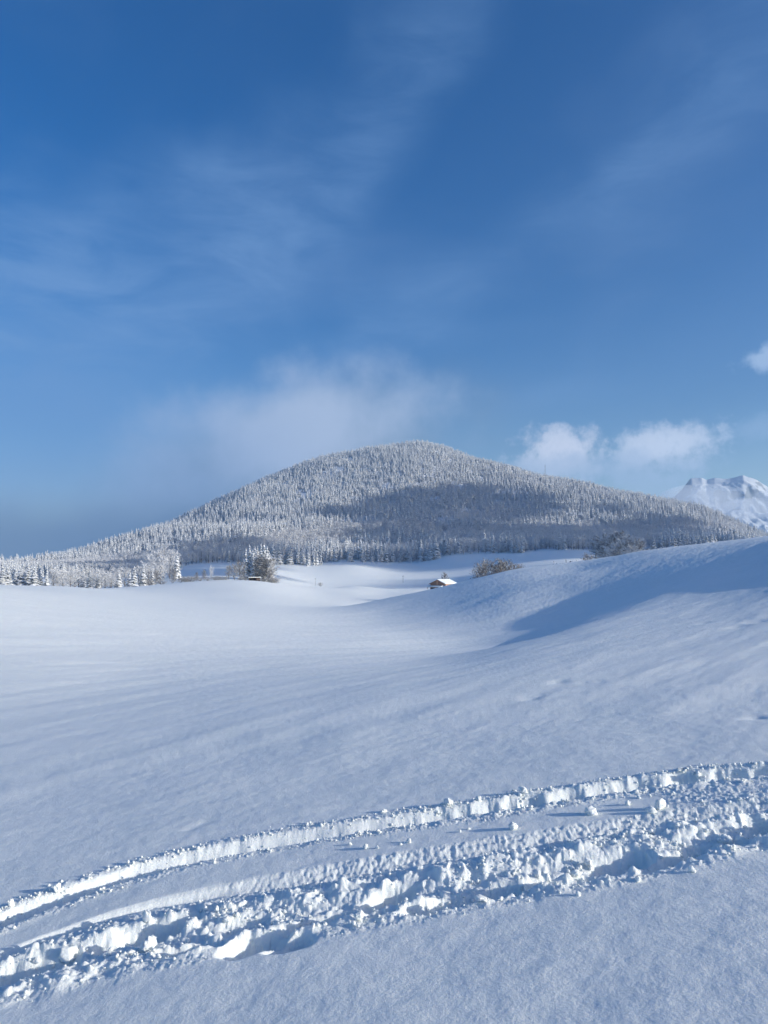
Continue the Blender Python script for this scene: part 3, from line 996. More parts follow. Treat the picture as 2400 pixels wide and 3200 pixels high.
CON_COL = bpy.data.collections.new('conifer_models'); COL.children.link(CON_COL)
BARE_COL = bpy.data.collections.new('bare_models'); COL.children.link(BARE_COL)
rot = rng.uniform(0, 6.28, len(idx))
inframe = (U > -20) & (U < 2420)
NIND = {False: 250, True: 190}
for kind_dec in (False, True):
    sel = np.where((isdec == kind_dec))[0]
    size = hgt[sel] / Rr[sel] * inframe[sel]
    order = sel[np.argsort(-size)]
    inds, rest = order[:NIND[kind_dec]], order[NIND[kind_dec]:]
    MES = BARE_ME if kind_dec else CON_ME
    colx = BARE_COL if kind_dec else CON_COL
    PL = [(150, 'behind the grove at the far left'), (540, 'behind the left grove and the hedge'), (870, 'around the small shaded meadow'), (1120, 'left of the barn meadow'),
          (1500, 'above the barn meadow'), (1880, 'above the meadow right of the barn'), (9999, 'over the hill brow at right')]
    for k, j in enumerate(inds):
        i = idx[j]
        plc = next(p_[1] for p_ in PL if U[j] < p_[0])
        nm = 'bare_tree' if kind_dec else 'conifer'
        o = bpy.data.objects.new(nm, MES[k % len(MES)])
        o.location = (tx[i], ty[i], tz[i] - 0.3)
        o.scale = (hgt[j] * wid[j], hgt[j] * wid[j], hgt[j])
        o.rotation_euler = (0, 0, rot[j])
        (colx if k < len(MES) else COL).objects.link(o)
        if kind_dec:
            tag(o, 'grey rimed leafless tree in the forest front ' + plc, 'tree', 'leafless forest trees ' + plc)
        else:
            tag(o, 'snow-laden spruce in the forest front ' + plc, 'tree', 'forest spruces ' + plc)
    P = np.stack([tx[idx[rest]], ty[idx[rest]], tz[idx[rest]] - 0.3], 1)
    me = bpy.data.meshes.new('forest_points')
    me.vertices.add(len(P)); me.vertices.foreach_set('co', P.astype(np.float32).ravel())
    a_ = me.attributes.new('model', 'INT', 'POINT'); a_.data.foreach_set('value', rng.randint(0, len(MES), len(P)).astype(np.int32))
    a_ = me.attributes.new('size', 'FLOAT_VECTOR', 'POINT')
    a_.data.foreach_set('vector', np.stack([hgt[rest] * wid[rest], hgt[rest] * wid[rest], hgt[rest]], 1).astype(np.float32).ravel())
    a_ = me.attributes.new('turn', 'FLOAT_VECTOR', 'POINT')
    a_.data.foreach_set('vector', np.stack([0 * rot[rest], 0 * rot[rest], rot[rest]], 1).astype(np.float32).ravel())
    me.update()
    fo = link('leafless_wood' if kind_dec else 'spruce_forest', me)
    tag(fo, 'grey rime-covered leafless woodland patches on the mountain' if kind_dec else 'dense snow-covered spruce forest clothing the whole mountain', 'forest', None, 'stuff')
    gt = bpy.data.node_groups.new('scatter_trees', 'GeometryNodeTree')
    gt.interface.new_socket('Geometry', in_out='INPUT', socket_type='NodeSocketGeometry')
    gt.interface.new_socket('Geometry', in_out='OUTPUT', socket_type='NodeSocketGeometry')
    gi, go = gt.nodes.new('NodeGroupInput'), gt.nodes.new('NodeGroupOutput')
    iop = gt.nodes.new('GeometryNodeInstanceOnPoints')
    ci = gt.nodes.new('GeometryNodeCollectionInfo')
    ci.inputs['Collection'].default_value = colx
    ci.inputs['Separate Children'].default_value = True
    ci.inputs['Reset Children'].default_value = True

    def named(nm, ty_):
        n_ = gt.nodes.new('GeometryNodeInputNamedAttribute'); n_.data_type = ty_
        n_.inputs['Name'].default_value = nm
        return n_.outputs['Attribute']
    iop.inputs['Pick Instance'].default_value = True
    gt.links.new(gi.outputs[0], iop.inputs['Points'])
    gt.links.new(ci.outputs[0], iop.inputs['Instance'])
    gt.links.new(named('model', 'INT'), iop.inputs['Instance Index'])
    gt.links.new(named('turn', 'FLOAT_VECTOR'), iop.inputs['Rotation'])
    gt.links.new(named('size', 'FLOAT_VECTOR'), iop.inputs['Scale'])
    gt.links.new(iop.outputs[0], go.inputs[0])
    md = fo.modifiers.new('scatter', 'NODES'); md.node_group = gt

# ------------------------------------------------------------------ single trees, hedges and posts in the valley
def r_at(u, row, r0, r1):
    """distance at which the ground of column u shows in photo row `row`"""
    rs_ = np.linspace(r0, r1, 240)
    d = pix_dir(u, row); hyp = math.hypot(d[0], d[1])
    x, y = d[0] / hyp * rs_, d[1] / hyp * rs_
    _, w = col_row(x, y, height(x, y))
    return float(rs_[np.argmin(np.abs(w - row))])


def plant(kind, model, u, r, top, wid, label, cat='tree', group=None, sink=0.15):
    """stand a plant in column u at distance r so that its top reaches photo row `top`"""
    x, y, z = at(u, r)
    d = pix_dir(u, top)
    h = ZC + r * d[2] / math.hypot(d[0], d[1]) - z
    return tree(kind, model, (x, y, z - sink), h + sink, wid, random.uniform(0, 6.28), label, cat, group)


ORD = ['leftmost', 'second from left', 'third from left', 'fourth from left', 'fifth from left', 'sixth from left', 'seventh from left', 'eighth from left', 'ninth from left', 'tenth from left',
       'eleventh from left', 'twelfth from left', 'middle-right', 'seventh from right', 'sixth from right', 'fifth from right', 'fourth from right', 'third from right', 'second from right', 'rightmost']


def ranked(lst, k, n_=None):
    """place of item k counted from the left"""
    o_ = sorted(range(len(lst)), key=lambda i: lst[i][0]).index(k)
    return ORD[o_] if o_ < 12 or len(lst) < 13 else ORD[20 - (len(lst) - o_)]


# grove left of the meadow, behind the left-hand brow
for k, (u, r, top, w, lab) in enumerate([
        (8, 372, 1768, 1.15, 'fat snow-crusted spruce cut by the left edge of the view'),
        (24, 380, 1772, 1.1, 'fat snow-crusted spruce touching the one at the far left edge'),
        (50, 392, 1775, .95, 'shorter spruce standing right after the gap at the far left'),
        (66, 385, 1773, .9, 'slim spruce with a neighbour close on each side near the left edge'),
        (88, 388, 1771, 1.1, 'broad spruce at left with thick snow shelves above the stake in the snow'),
        (106, 380, 1770, .95, 'tall spruce just right of the stake in the left snow field'),
        (128, 398, 1780, .9, 'narrow spruce half hidden behind rimed bushes at left'),
        (146, 388, 1781, .75, 'thin dark spruce standing in front of rimed leafless trees at left'),
        (262, 420, 1776, .9, 'spruce rising from the middle of the left leafless grove'),
        (282, 400, 1782, 1.05, 'broad snowy spruce at left between two rounded leafless crowns'),
        (308, 405, 1779, 1.0, 'snowy spruce near the right end of the left grove'),
        (372, 440, 1782, .85, 'lone slim spruce right of the left grove, in front of blue shadow'),
        (418, 430, 1768, 1.2, 'broad pine-like snowy tree standing alone left of the meadow'),
        (448, 450, 1762, .9, 'tall spruce beside the broad snowy tree left of the meadow')]):
    plant('conifer', CON_P[k % 8], u, r, top, w * (1.75 if k < 7 else 1.25), lab)
for k, (u, r, top, w, lab) in enumerate([
        (168, 395, 1776, 1.3, 'rimed leafless tree leftmost of the pale grove at left'),
        (196, 402, 1779, 1.3, 'rounded rimed leafless tree in the pale grove at left'),
        (222, 395, 1784, 1.3, 'low rimed leafless tree in front of the pale grove at left'),
        (246, 408, 1778, 1.2, 'rimed leafless tree beside a spruce inside the left grove'),
        (300, 412, 1778, 1.3, 'wide rimed leafless tree behind the right end of the left grove'),
        (330, 398, 1783, 1.5, 'wide rimed leafless tree at the right end of the left grove'),
        (348, 392, 1800, 1.8, 'low sprawling rimed bush-like tree closing the left grove')]):
    plant('bare_tree', BIG_P[k % 4], u, r, top, w * 1.25, lab)
for k, (u, r, top, w, lab) in enumerate([
        (180, 425, 1772, 1.6, 'rimed round crown second row of the left grove, left part'),
        (232, 430, 1770, 1.7, 'rimed round crown second row of the left grove, middle'),
        (275, 432, 1772, 1.6, 'rimed round crown behind the broad snowy spruce in the left grove'),
        (318, 428, 1776, 1.7, 'rimed round crown second row of the left grove, right part'),
        (360, 455, 1772, 1.5, 'grey leafless tree just left of the lone slim spruce'),
        (392, 462, 1770, 1.5, 'grey leafless tree between the slim spruce and the broad one'),
        (434, 470, 1766, 1.4, 'grey leafless tree behind the broad snowy tree left of the meadow'),
        (464, 472, 1760, 1.4, 'grey leafless tree right of the tall spruce left of the meadow'),
        (500, 480, 1765, 1.4, 'grey leafless tree at the left foot of the bright meadow'),
        (345, 440, 1792, 1.8, 'low rimed tree at the foot of the blue shade right of the left grove')]):
    plant('bare_tree', BIG_P[k % 4], u, r, top, w, lab)
for k, (u, r, top, w, lab) in enumerate([(405, 447, 1780, 1.1, 'small spruce squeezed between leafless trees left of the broad snowy tree'), (476, 468, 1770, 1.0, 'spruce among leafless trees left of the bright meadow')]):
    plant('conifer', CON_P[(k + 5) % 8], u, r, top, w, lab)
for k, (u, r, top, w, lab) in enumerate([(750, 492, 1752, 1.3, 'brown leafless tree at the left edge of the clump by the hut'), (822, 496, 1730, 1.3, 'brown leafless tree in the middle of the clump by the hut'), (838, 492, 1746, 1.4, 'brown leafless tree at the right edge of the clump by the hut')]):
    plant('bare_tree', BIGB_P[k % 4], u, r, top, w, lab)
# leafless wood between the grove and the meadow
LST = [(466, 600, 1722, 1.1), (490, 590, 1713, 1.1), (512, 600, 1708, 1.2), (530, 580, 1716, 1.1), (546, 590, 1722, 1.0), (474, 560, 1738, 1.2), (505, 560, 1733, 1.2)]
for k, (u, r, top, w) in enumerate(LST):
    plant('bare_tree', BIG_P[k % 4], u, r, top, w, 'tall grey leafless tree in the wood left of the shaded meadow, ' + ranked(LST, k), 'tree', 'tall leafless trees left of the small meadow')
plant('conifer', CON_P[1], 552, 560, 1722, .9, 'sunlit snowy spruce at the left corner of the small bright meadow')
# trees and bushes along the brow in the middle
for k, (u, r, top, w, lab) in enumerate([
        (488, 455, 1778, .9, 'small leafless tree with its fork low down, left of the meadow'),
        (541, 452, 1776, 1.0, 'round leafless tree standing alone on the brow below the meadow'),
        (615, 462, 1787, .9, 'short leafless tree over the hedge below the meadow'),
        (638, 465, 1778, .75, 'thin leafless tree over the middle of the hedge'),
        (715, 468, 1764, .8, 'leafless tree left one of the pair beside the wooded hut'),
        (733, 470, 1759, .95, 'taller leafless tree of the pair left of the hut'),
        (842, 474, 1775, .9, 'leafless tree standing right of the hut')]):
    plant('bare_tree', BIGB_P[k % 4], u, r, top, w, lab)
plant('bare_tree', BIG_P[1], 660, 466, 1765, .45, 'slender pale birch-like tree above the hedge below the meadow')
LST = [(455, 450, 1806, 1.6), (470, 452, 1808, 1.7), (505, 455, 1812, 1.8), (565, 456, 1804, 1.6), (578, 457, 1802, 1.7), (592, 458, 1799, 1.8), (604, 459, 1800, 1.7), (627, 461, 1803, 1.7),
                                    (648, 462, 1802, 1.8), (671, 464, 1801, 1.7), (684, 465, 1799, 1.6), (697, 466, 1800, 1.7), (707, 467, 1801, 1.6), (752, 470, 1802, 1.7), (766, 470, 1801, 1.5), (830, 470, 1801, 1.5), (848, 470, 1803, 1.5), (861, 470, 1801, 1.0), (853, 472, 1806, 1.5)]
for k, (u, r, top, w) in enumerate(LST):
    plant('bush', BUSH_P[k % 3], u, r, top, w * 1.3, 'low leafless bush in the hedge on the brow, ' + ranked(LST, k), 'bush', 'bushes of the hedge along the brow')
# the clump round the hut
LST = [(768, 500, 1712, .8), (779, 505, 1700, .75), (790, 498, 1716, .75), (803, 508, 1704, .8), (814, 500, 1697, .8), (824, 504, 1698, .85), (834, 498, 1706, .9), (797, 515, 1709, .8), (840, 505, 1722, .9)]
for k, (u, r, top, w) in enumerate(LST):
    plant('conifer', CON_P[(k * 3) % 8], u, r, top, w * 1.15, 'tall snowy spruce in the clump at the hut, ' + ranked(LST, k), 'tree', 'spruces of the clump around the hut')
LST = [(775, 512, 1735, .7), (812, 516, 1722, .7), (836, 514, 1730, .8), (846, 490, 1752, .7)]
for k, (u, r, top, w) in enumerate(LST):
    plant('bare_tree', BIG_P[k % 4], u, r, top, w, 'leafless tree in the clump at the hut, ' + ranked(LST, k), 'tree', 'leafless trees of the clump around the hut')
# corner of the wood above the valley
plant('conifer', CON_P[2], 980, 915, 1716, .85, 'lone pointed spruce at the wood corner where the meadow track ends')
plant('conifer', CON_P[3], 1002, 925, 1735, 1.0, 'small snowy spruce right of the pointed spruce at the wood corner')
plant('bush', BUSH_P[0], 1001, 640, 1818, 1.2, 'small dark round bush alone on the snow beside a thin pole', 'bush')
plant('bare_tree', BIGB_P[2], 1389, 560, 1788, 1.15, 'small rounded leafless tree rising behind the barn roof')
plant('bush', BUSH_P[1], 1374, 545, 1812, 1.5, 'dark low bush behind the left part of the barn roof', 'bush')
plant('bush', BUSH_P[2], 1402, 545, 1813, 1.5, 'dark low bush behind the right part of the barn roof', 'bush')
for k, (u, r, top, w, lab) in enumerate([
        (1506, 262, 1752, .95, 'leftmost leafless tree of the clump behind the hill brow, leaning left'),
        (1528, 270, 1745, .95, 'tall leafless tree of the clump with fine rimed top, left half'),
        (1563, 268, 1745, .95, 'tall dark leafless tree in the middle of the clump behind the brow'),
        (1581, 272, 1746, .85, 'tall leafless tree right of the clump middle, darker than the rest'),
        (1602, 262, 1755, .95, 'paler smaller leafless tree at the right of the clump behind the brow'),
        (1624, 255, 1761, .65, 'small spiky leafless tree standing apart at the right end of the clump')]):
    plant('bare_tree', BIGB_P[k % 4], u, r, top, w * 1.25, lab)
for k, (u, r, top, w, lab) in enumerate([
        (1737, 225, 1756, .8, 'tiny round bush on the brow left of the leaning post'),
        (1752, 222, 1763, 1.6, 'flat low bush just left of the leaning post'),
        (1790, 225, 1753, 1.5, 'low bush just right of the leaning post'),
        (1806, 226, 1751, 1.5, 'low snow-dusted bush between the post and the reddish bush'),
        (1858, 230, 1750, 1.3, 'low bush right of the reddish bush'),
        (1905, 232, 1739, 1.7, 'pale flat bush at the foot of the shaded wood, right')]):
    plant('bush', BUSH_P[k % 3], u, r, top, w, lab, 'bush')
plant('bare_tree', BIGB_P[0], 1836, 228, 1728, 1.15, 'reddish-brown bushy leafless tree on the brow at right')

# wooded spur at the right: rimed broad-leaved trees reaching down to the brow
LST = [(1885, 700, 1668, 1.7), (1912, 690, 1662, 1.7), (1940, 680, 1660, 1.8), (1966, 670, 1668, 1.7), (1990, 660, 1682, 1.7), (1925, 640, 1690, 1.7), (1955, 630, 1694, 1.7), (1980, 620, 1700, 1.6), (1903, 670, 1684, 1.6)]
for k, (u, r, top, w) in enumerate(LST):
    plant('bare_tree', (BIGB_P, BIG_P)[k % 2][k % 4], u, r, top, w, 'rounded rimed tree on the wooded spur at right, ' + ranked(LST, k), 'tree', 'leafless trees of the wooded spur at right')


def tubes(segs, n=6):
    """[(p0, p1, r0, r1)] to verts and faces, with end caps"""
    V, Fc = [], []
    for p0, p1, r0, r1 in segs:
        p0, p1 = Vector(p0), Vector(p1)
        d = (p1 - p0).normalized()
        e = d.cross(Vector((0.31, 0.9, 0.2))).normalized(); g = d.cross(e)
        i = len(V)
        for p, rr in ((p0, r0), (p1, r1)):
            for j in range(n):
                a = 2 * math.pi * j / n
                V.append(tuple(p + e * (rr * math.cos(a)) + g * (rr * math.sin(a))))
        for j in range(n):
            Fc.append((i + j, i + (j + 1) % n, i + n + (j + 1) % n, i + n + j))
        Fc.append(tuple(range(i + n - 1, i - 1, -1))); Fc.append(tuple(range(i + n, i + 2 * n)))
    return V, Fc


def box(V, Fc, x0, x1, y0, y1, z0, z1):
    i = len(V)
    V += [(x, y, z) for z in (z0, z1) for y in (y0, y1) for x in (x0, x1)]
    Fc += [(i, i + 2, i + 3, i + 1), (i + 4, i + 5, i + 7, i + 6), (i, i + 1, i + 5, i + 4), (i + 1, i + 3, i + 7, i + 5), (i + 3, i + 2, i + 6, i + 7), (i + 2, i, i + 4, i + 6)]


def boxes(name, lst, mats, parent=None, loc=None, rot=None, bev=0.0):
    V, Fc = [], []
    for b in lst:
        box(V, Fc, *b)
    me = raw_mesh(name, V, Fc)
    o = link(name, me, mats, parent, loc)
    if rot:
        o.rotation_euler = rot
    if bev:
        md = o.modifiers.new('bevel', 'BEVEL'); md.width = bev; md.segments = 2
    return o


def pole(u, r, top, rad, lab, cross=False, cat='pole', name='pole', lean=0.0):
    x, y, z = at(u, r)
    d = pix_dir(u, top)
    h = ZC + r * d[2] / math.hypot(d[0], d[1]) - z
    rt = bpy.data.objects.new(name, None); COL.objects.link(rt); rt.location = (x, y, z - .3); rt.rotation_euler = (0, lean, 0)
    V, Fc = tubes([((0, 0, 0), (0, 0, h + .3), rad, rad * .75)])
    link('shaft', raw_mesh('pole_shaft', V, Fc), [m_pole], rt)
    if cross:
        boxes('crossarm', [(-.9, .9, -.06, .06, h - .35, h - .2)], [m_pole], rt)
        V, Fc = tubes([((sx_, 0, h - .2), (sx_, 0, h + .02), .05, .03) for sx_ in (-.8, 0, .8)])
        link('insulator', raw_mesh('insulators', V, Fc), [m_steel], rt)
    else:
        V, Fc = tubes([((0, 0, h + .29), (0, 0, h + .36), rad * 1.5, rad * .6)])
        link('snow_cap', raw_mesh('pole_cap', V, Fc), [m_tsnow], rt)
    return tag(rt, lab, cat)


pole(1259.5, 735, 1799, .17, 'tall utility pole in the hollow left of the barn', True)
pole(985.5, 648, 1807, .13, 'thin utility pole left of the small round bush', True)
pole(674.5, 400, 1817, .05, 'thin stick marker on the brow below the hedge', name='marker_stake', cat='stake')
pole(769, 398, 1822, .04, 'short stick marker on the brow below the hut', name='marker_stake', cat='stake')
pole(100, 205, 1841, .055, 'dark wooden stake leaning in the snow field at far left', name='marker_stake', cat='stake', lean=.12)
pole(599, 130, 1899, .03, 'tiny pale twig stake in the middle of the snow field', name='marker_stake', cat='stake', lean=.2)
pole(992, 132, 1898, .035, 'tiny dark stake in the snow below the valley hump', name='marker_stake', cat='stake', lean=-.1)
pole(1774, 224, 1749, .10, 'leaning grey post with snow cap on the hill brow', name='fence_post', cat='post', lean=-.06)

# radio mast on the right-hand ridge
mu, mr = 1704, 2520
x, y, z = at(mu, mr, 1500)
mast_top = 1449
d = pix_dir(mu, mast_top)
mh = ZC + mr * d[2] / math.hypot(d[0], d[1]) - z
rt = bpy.data.objects.new('radio_mast', None); COL.objects.link(rt); rt.location = (x, y, z)
legs = [((1.3 * math.cos(a), 1.3 * math.sin(a), -1), (.5 * math.cos(a), .5 * math.sin(a), mh - 6), .16, .13) for a in (0.5, 2.6, 4.7)]
for s_ in legs:
    V, Fc = tubes([s_]); link('leg', raw_mesh('mast_leg', V, Fc), [m_steel], rt)
br = []
nb = 14
for k in range(nb):
    f0, f1 = k / nb, (k + 1) / nb
    for q in range(3):
        P0, P1 = Vector(legs[q][0]).lerp(Vector(legs[q][1]), f0), Vector(legs[(q + 1) % 3][0]).lerp(Vector(legs[(q + 1) % 3][1]), f1)
        br.append((P0, P1, .07, .07))
V, Fc = tubes(br, 3); link('bracing', raw_mesh('mast_bracing', V, Fc), [m_steel], rt)
V, Fc = tubes([((0, 0, mh - 6.2), (0, 0, mh), .22, .12)]); link('antenna', raw_mesh('mast_antenna', V, Fc), [m_steel], rt)
boxes('panel', [(-1.1, -.6, -.3, .3, mh - 9, mh - 7), (.6, 1.1, -.3, .3, mh - 9, mh - 7)], [m_steel], rt)
tag(rt, 'thin lattice radio mast rising over the right-hand forest ridge', 'mast')


# ------------------------------------------------------------------ the barn
def at_row(u, row, r0, r1):
    r = r_at(u, row, r0, r1)
    return at(u, r)


br_ = 500.0
bx, by, bz = at(1368, br_)
bz -= 0.4
barn = bpy.data.objects.new('barn', None); COL.objects.link(barn)
barn.location = (bx, by, bz)
barn.rotation_euler = (0, 0, R(-31) + math.atan2(bx, by) * -1)
tag(barn, 'wooden barn with snow-covered gable roof half hidden behind the snow brow', 'barn')
W2, LB, EAVE, RISE = 5.7, 15.0, 4.3, 2.5        # local x across the gable, y back along the ridge
# walls
boxes('side_wall', [(W2 - .12, W2, .1, LB - .1, 0, EAVE - .05)], [m_wood], barn)
boxes('side_wall', [(-W2, -W2 + .12, .1, LB - .1, 0, EAVE - .05)], [m_wood2], barn)
V = [(-W2, LB, 0), (W2, LB, 0), (W2, LB, EAVE), (0, LB, EAVE + RISE), (-W2, LB, EAVE), (-W2, LB - .12, 0), (W2, LB - .12, 0), (W2, LB - .12, EAVE), (0, LB - .12, EAVE + RISE), (-W2, LB - .12, EAVE)]
Fc = [(0, 1, 2, 3, 4), (9, 8, 7, 6, 5), (0, 5, 6, 1), (1, 6, 7, 2), (2, 7, 8, 3), (3, 8, 9, 4), (4, 9, 5, 0)]
link('back_wall', raw_mesh('back_wall', V, Fc), [m_wood2], barn)
# gable of upright boards, each a little proud or shy
npl = 22
for k in range(npl):
    x0 = -W2 + k * 2 * W2 / npl + .012; x1 = x0 + 2 * W2 / npl - .024
    top0, top1 = [EAVE + RISE * (1 - abs(xx) / W2) - .16 for xx in (x0, x1)]
    pr = random.uniform(-.015, .02)
    V = [(x0, pr, 0), (x1, pr, 0), (x1, pr, top1), (x0, pr, top0), (x0, .06, 0), (x1, .06, 0), (x1, .06, top1), (x0, .06, top0)]
    Fc = [(0, 1, 2, 3), (7, 6, 5, 4), (1, 5, 6, 2), (4, 0, 3, 7), (3, 2, 6, 7), (0, 4, 5, 1)]
    link('board', raw_mesh('gable_board', V, Fc), [m_wood if k in (9, 10) else m_wood2], barn)
# posts and doors along the sunny long side
for k in range(6):
    yy = .25 + k * (LB - .5) / 5
    boxes('post', [(W2 + .002, W2 + .14, yy - .1, yy + .1, 0, EAVE - .1)], [m_wood2 if k == 0 else m_wood], barn)
for k in range(5):
    yy = .25 + (k + .5) * (LB - .5) / 5
    boxes('rail', [(W2 + .002, W2 + .06, yy - 1.25, yy + 1.25, EAVE * .52, EAVE * .52 + .16)], [m_wood2], barn)
boxes('door', [(W2 + .062, W2 + .11, 4.6, 7.2, .1, EAVE * .5)], [m_wood2], barn)
boxes('corner_post', [(W2 - .3, W2 + .02, -.09, .08, 0, EAVE - .1)], [m_wood2], barn)
# roof: dark underside, fascia and a thick slab of snow with soft edges
ov, ovy = .75, .9
for sgn in (-1, 1):
    sl_ = RISE / W2
    V, Fc = [], []

    def rp(x_, y_, up):
        return (sgn * x_, y_, EAVE + RISE - sl_ * x_ + up)
    for up0, up1, nm, mt, ex in ((-.14, .02, 'roof_panel', m_wood2, 0.0), (.025, .42, 'snow_slab', m_lump, .06)):
        V, Fc = [], []
        nx, ny = 8, 14
        for lay, up in ((0, up0), (1, up1)):
            for i in range(nx + 1):
                for j in range(ny + 1):
                    xx = (W2 + ov + ex) * i / nx
                    yy = -ovy - ex + (LB + 2 * ovy + 2 * ex) * j / ny
                    u_ = up
                    if nm == 'snow_slab' and lay == 1:
                        edge = min(1, (nx - i) / 1.0 * .8 + .35) * min(1, j * .8 + .4) * min(1, (ny - j) * .8 + .4)
                        u_ = up * edge + .04 * math.sin(xx * 1.3 + yy * .8)
                    V.append(rp(xx, yy, u_))
        o_ = (nx + 1) * (ny + 1)
        for i in range(nx):
            for j in range(ny):
                a = i * (ny + 1) + j
                q = (a, a + 1, a + ny + 2, a + ny + 1)
                Fc.append(tuple(o_ + t for t in q)); Fc.append(q[::-1])
        for i in range(nx):
            for j in (0, ny):
                a = i * (ny + 1) + j
                Fc.append((a, a + ny + 1, o_ + a + ny + 1, o_ + a))
        for j in range(ny):
            a = nx * (ny + 1) + j
            Fc.append((a, a + 1, o_ + a + 1, o_ + a))
        ob = link(nm, raw_mesh(nm, V, Fc, smooth=(nm == 'snow_slab')), [mt], barn)
        bm = bmesh.new(); bm.from_mesh(ob.data); bmesh.ops.recalc_face_normals(bm, faces=bm.faces); bm.to_mesh(ob.data); bm.free()
for sgn in (-1, 1):
    V, Fc = tubes([((sgn * (W2 + ov), -ovy - .02, EAVE - RISE / W2 * ov - .1), (0, -ovy - .02, EAVE + RISE - .1), .1, .1)], 4)
    link('bargeboard', raw_mesh('bargeboard', V, Fc), [m_wood2], barn)
# lean-to in front of the gable with its own snow, shade painted near-black below
lt = boxes('lean_to_roof', [(-W2 - .5, W2 - 1.6, -3.4, -.05, -.06, .03)], [m_wood2], barn, (0, 0, 2.75), (R(13), 0, 0))
boxes('snow_slab', [(-W2 - .55, W2 - 1.55, -3.45, -.06, .0, .38)], [m_lump], barn, (0, 0, 2.785), (R(13), 0, 0), .12)
for xx in (-W2 - .3, -W2 / 2 - .6, 0, W2 - 1.8):
    boxes('lean_to_post', [(xx - .08, xx + .08, -3.2, -3.04, -.2, 2.0)], [m_wood], barn)
boxes('bay_shade_sheet', [(-W2, W2 - 1.9, -.07, -.03, 0, 2.65)], [m_dark], barn)  # near-black sheet standing in for the shade under the lean-to

# small hut under the clump of spruces
hx, hy, hz = at(796, 470)
m_hut = wood('old_hut_boards', (0.09, 0.06, 0.045), (0.17, 0.12, 0.09))
hut = bpy.data.objects.new('hut', None); COL.objects.link(hut); hut.location = (hx, hy, hz - .2)
hut.rotation_euler = (0, 0, R(18))
tag(hut, 'small open-fronted hut with flat snow roof under the spruce clump', 'hut')
boxes('back_wall', [(-3.2, 3.2, 2.6, 2.7, 0, 2.4)], [m_dark], hut)  # wall coloured near-black for the shade behind the open front
boxes('side_wall', [(-3.2, -3.1, 0, 2.6, 0, 2.5)], [m_hut], hut)
boxes('side_wall', [(3.1, 3.2, 0, 2.6, 0, 2.5)], [m_hut], hut)
boxes('front_wall', [(1.2, 3.08, 0, .1, 0, 2.4)], [m_hut], hut)
for xx in (-3.1, -1.2, .9):
    boxes('post', [(xx - .09, xx + .09, -.3, -.12, 0, 2.5)], [m_hut], hut)
boxes('roof', [(-3.8, 3.8, -1.0, 3.2, 2.52, 2.62)], [m_hut], hut, None, (R(-3), 0, 0))
boxes('snow_slab', [(-3.85, 3.85, -1.05, 3.25, 2.63, 3.02)], [m_lump], hut, None, (R(-3), 0, 0), .12)
V, Fc = tubes([((1.5, 1.5, 2.6), (1.5, 1.5, 3.6), .14, .14)]); link('chimney', raw_mesh('chimney', V, Fc), [m_dark], hut)


# ------------------------------------------------------------------ loose snow lumps by the tracks
def lump_mesh(seed, flat=0.8, long_=1.0):
    bm = bmesh.new()
    bmesh.ops.create_icosphere(bm, subdivisions=4, radius=1.0)
    V = np.array([v.co[:] for v in bm.verts])
    dsp = 0
    for o_, (sc_, am_) in enumerate(((1.3, .38), (2.9, .20), (6.5, .09), (14.0, .04))):
        dsp = dsp + am_ * perlin3(V[:, 0] * sc_ + seed * 3.7, V[:, 1] * sc_ + 50, V[:, 2] * sc_ + 70, 300 + seed + o_)
    # flat broken facets
    rs = np.random.RandomState(seed)
    rad = 1 + dsp
    for _ in range(5):
        nrm = rs.normal(size=3); nrm /= np.linalg.norm(nrm)
        dpt = V @ nrm * rad
        lim = rs.uniform(.62, .85)
        rad = np.where(dpt > lim, rad * (lim + (dpt - lim) * .25) / np.maximum(dpt, 1e-6), rad)
    V = V * rad[:, None] * np.array([long_, 1, flat])
    for v, c in zip(bm.verts, V):
        v.co = c
    me = bpy.data.meshes.new('snow_lump'); bm.to_mesh(me); bm.free()
    me.polygons.foreach_set('use_smooth', np.ones(len(me.polygons), bool))
    me.materials.append(m_lump)
    return me


def dheight(x, y):
    return height(x, y)


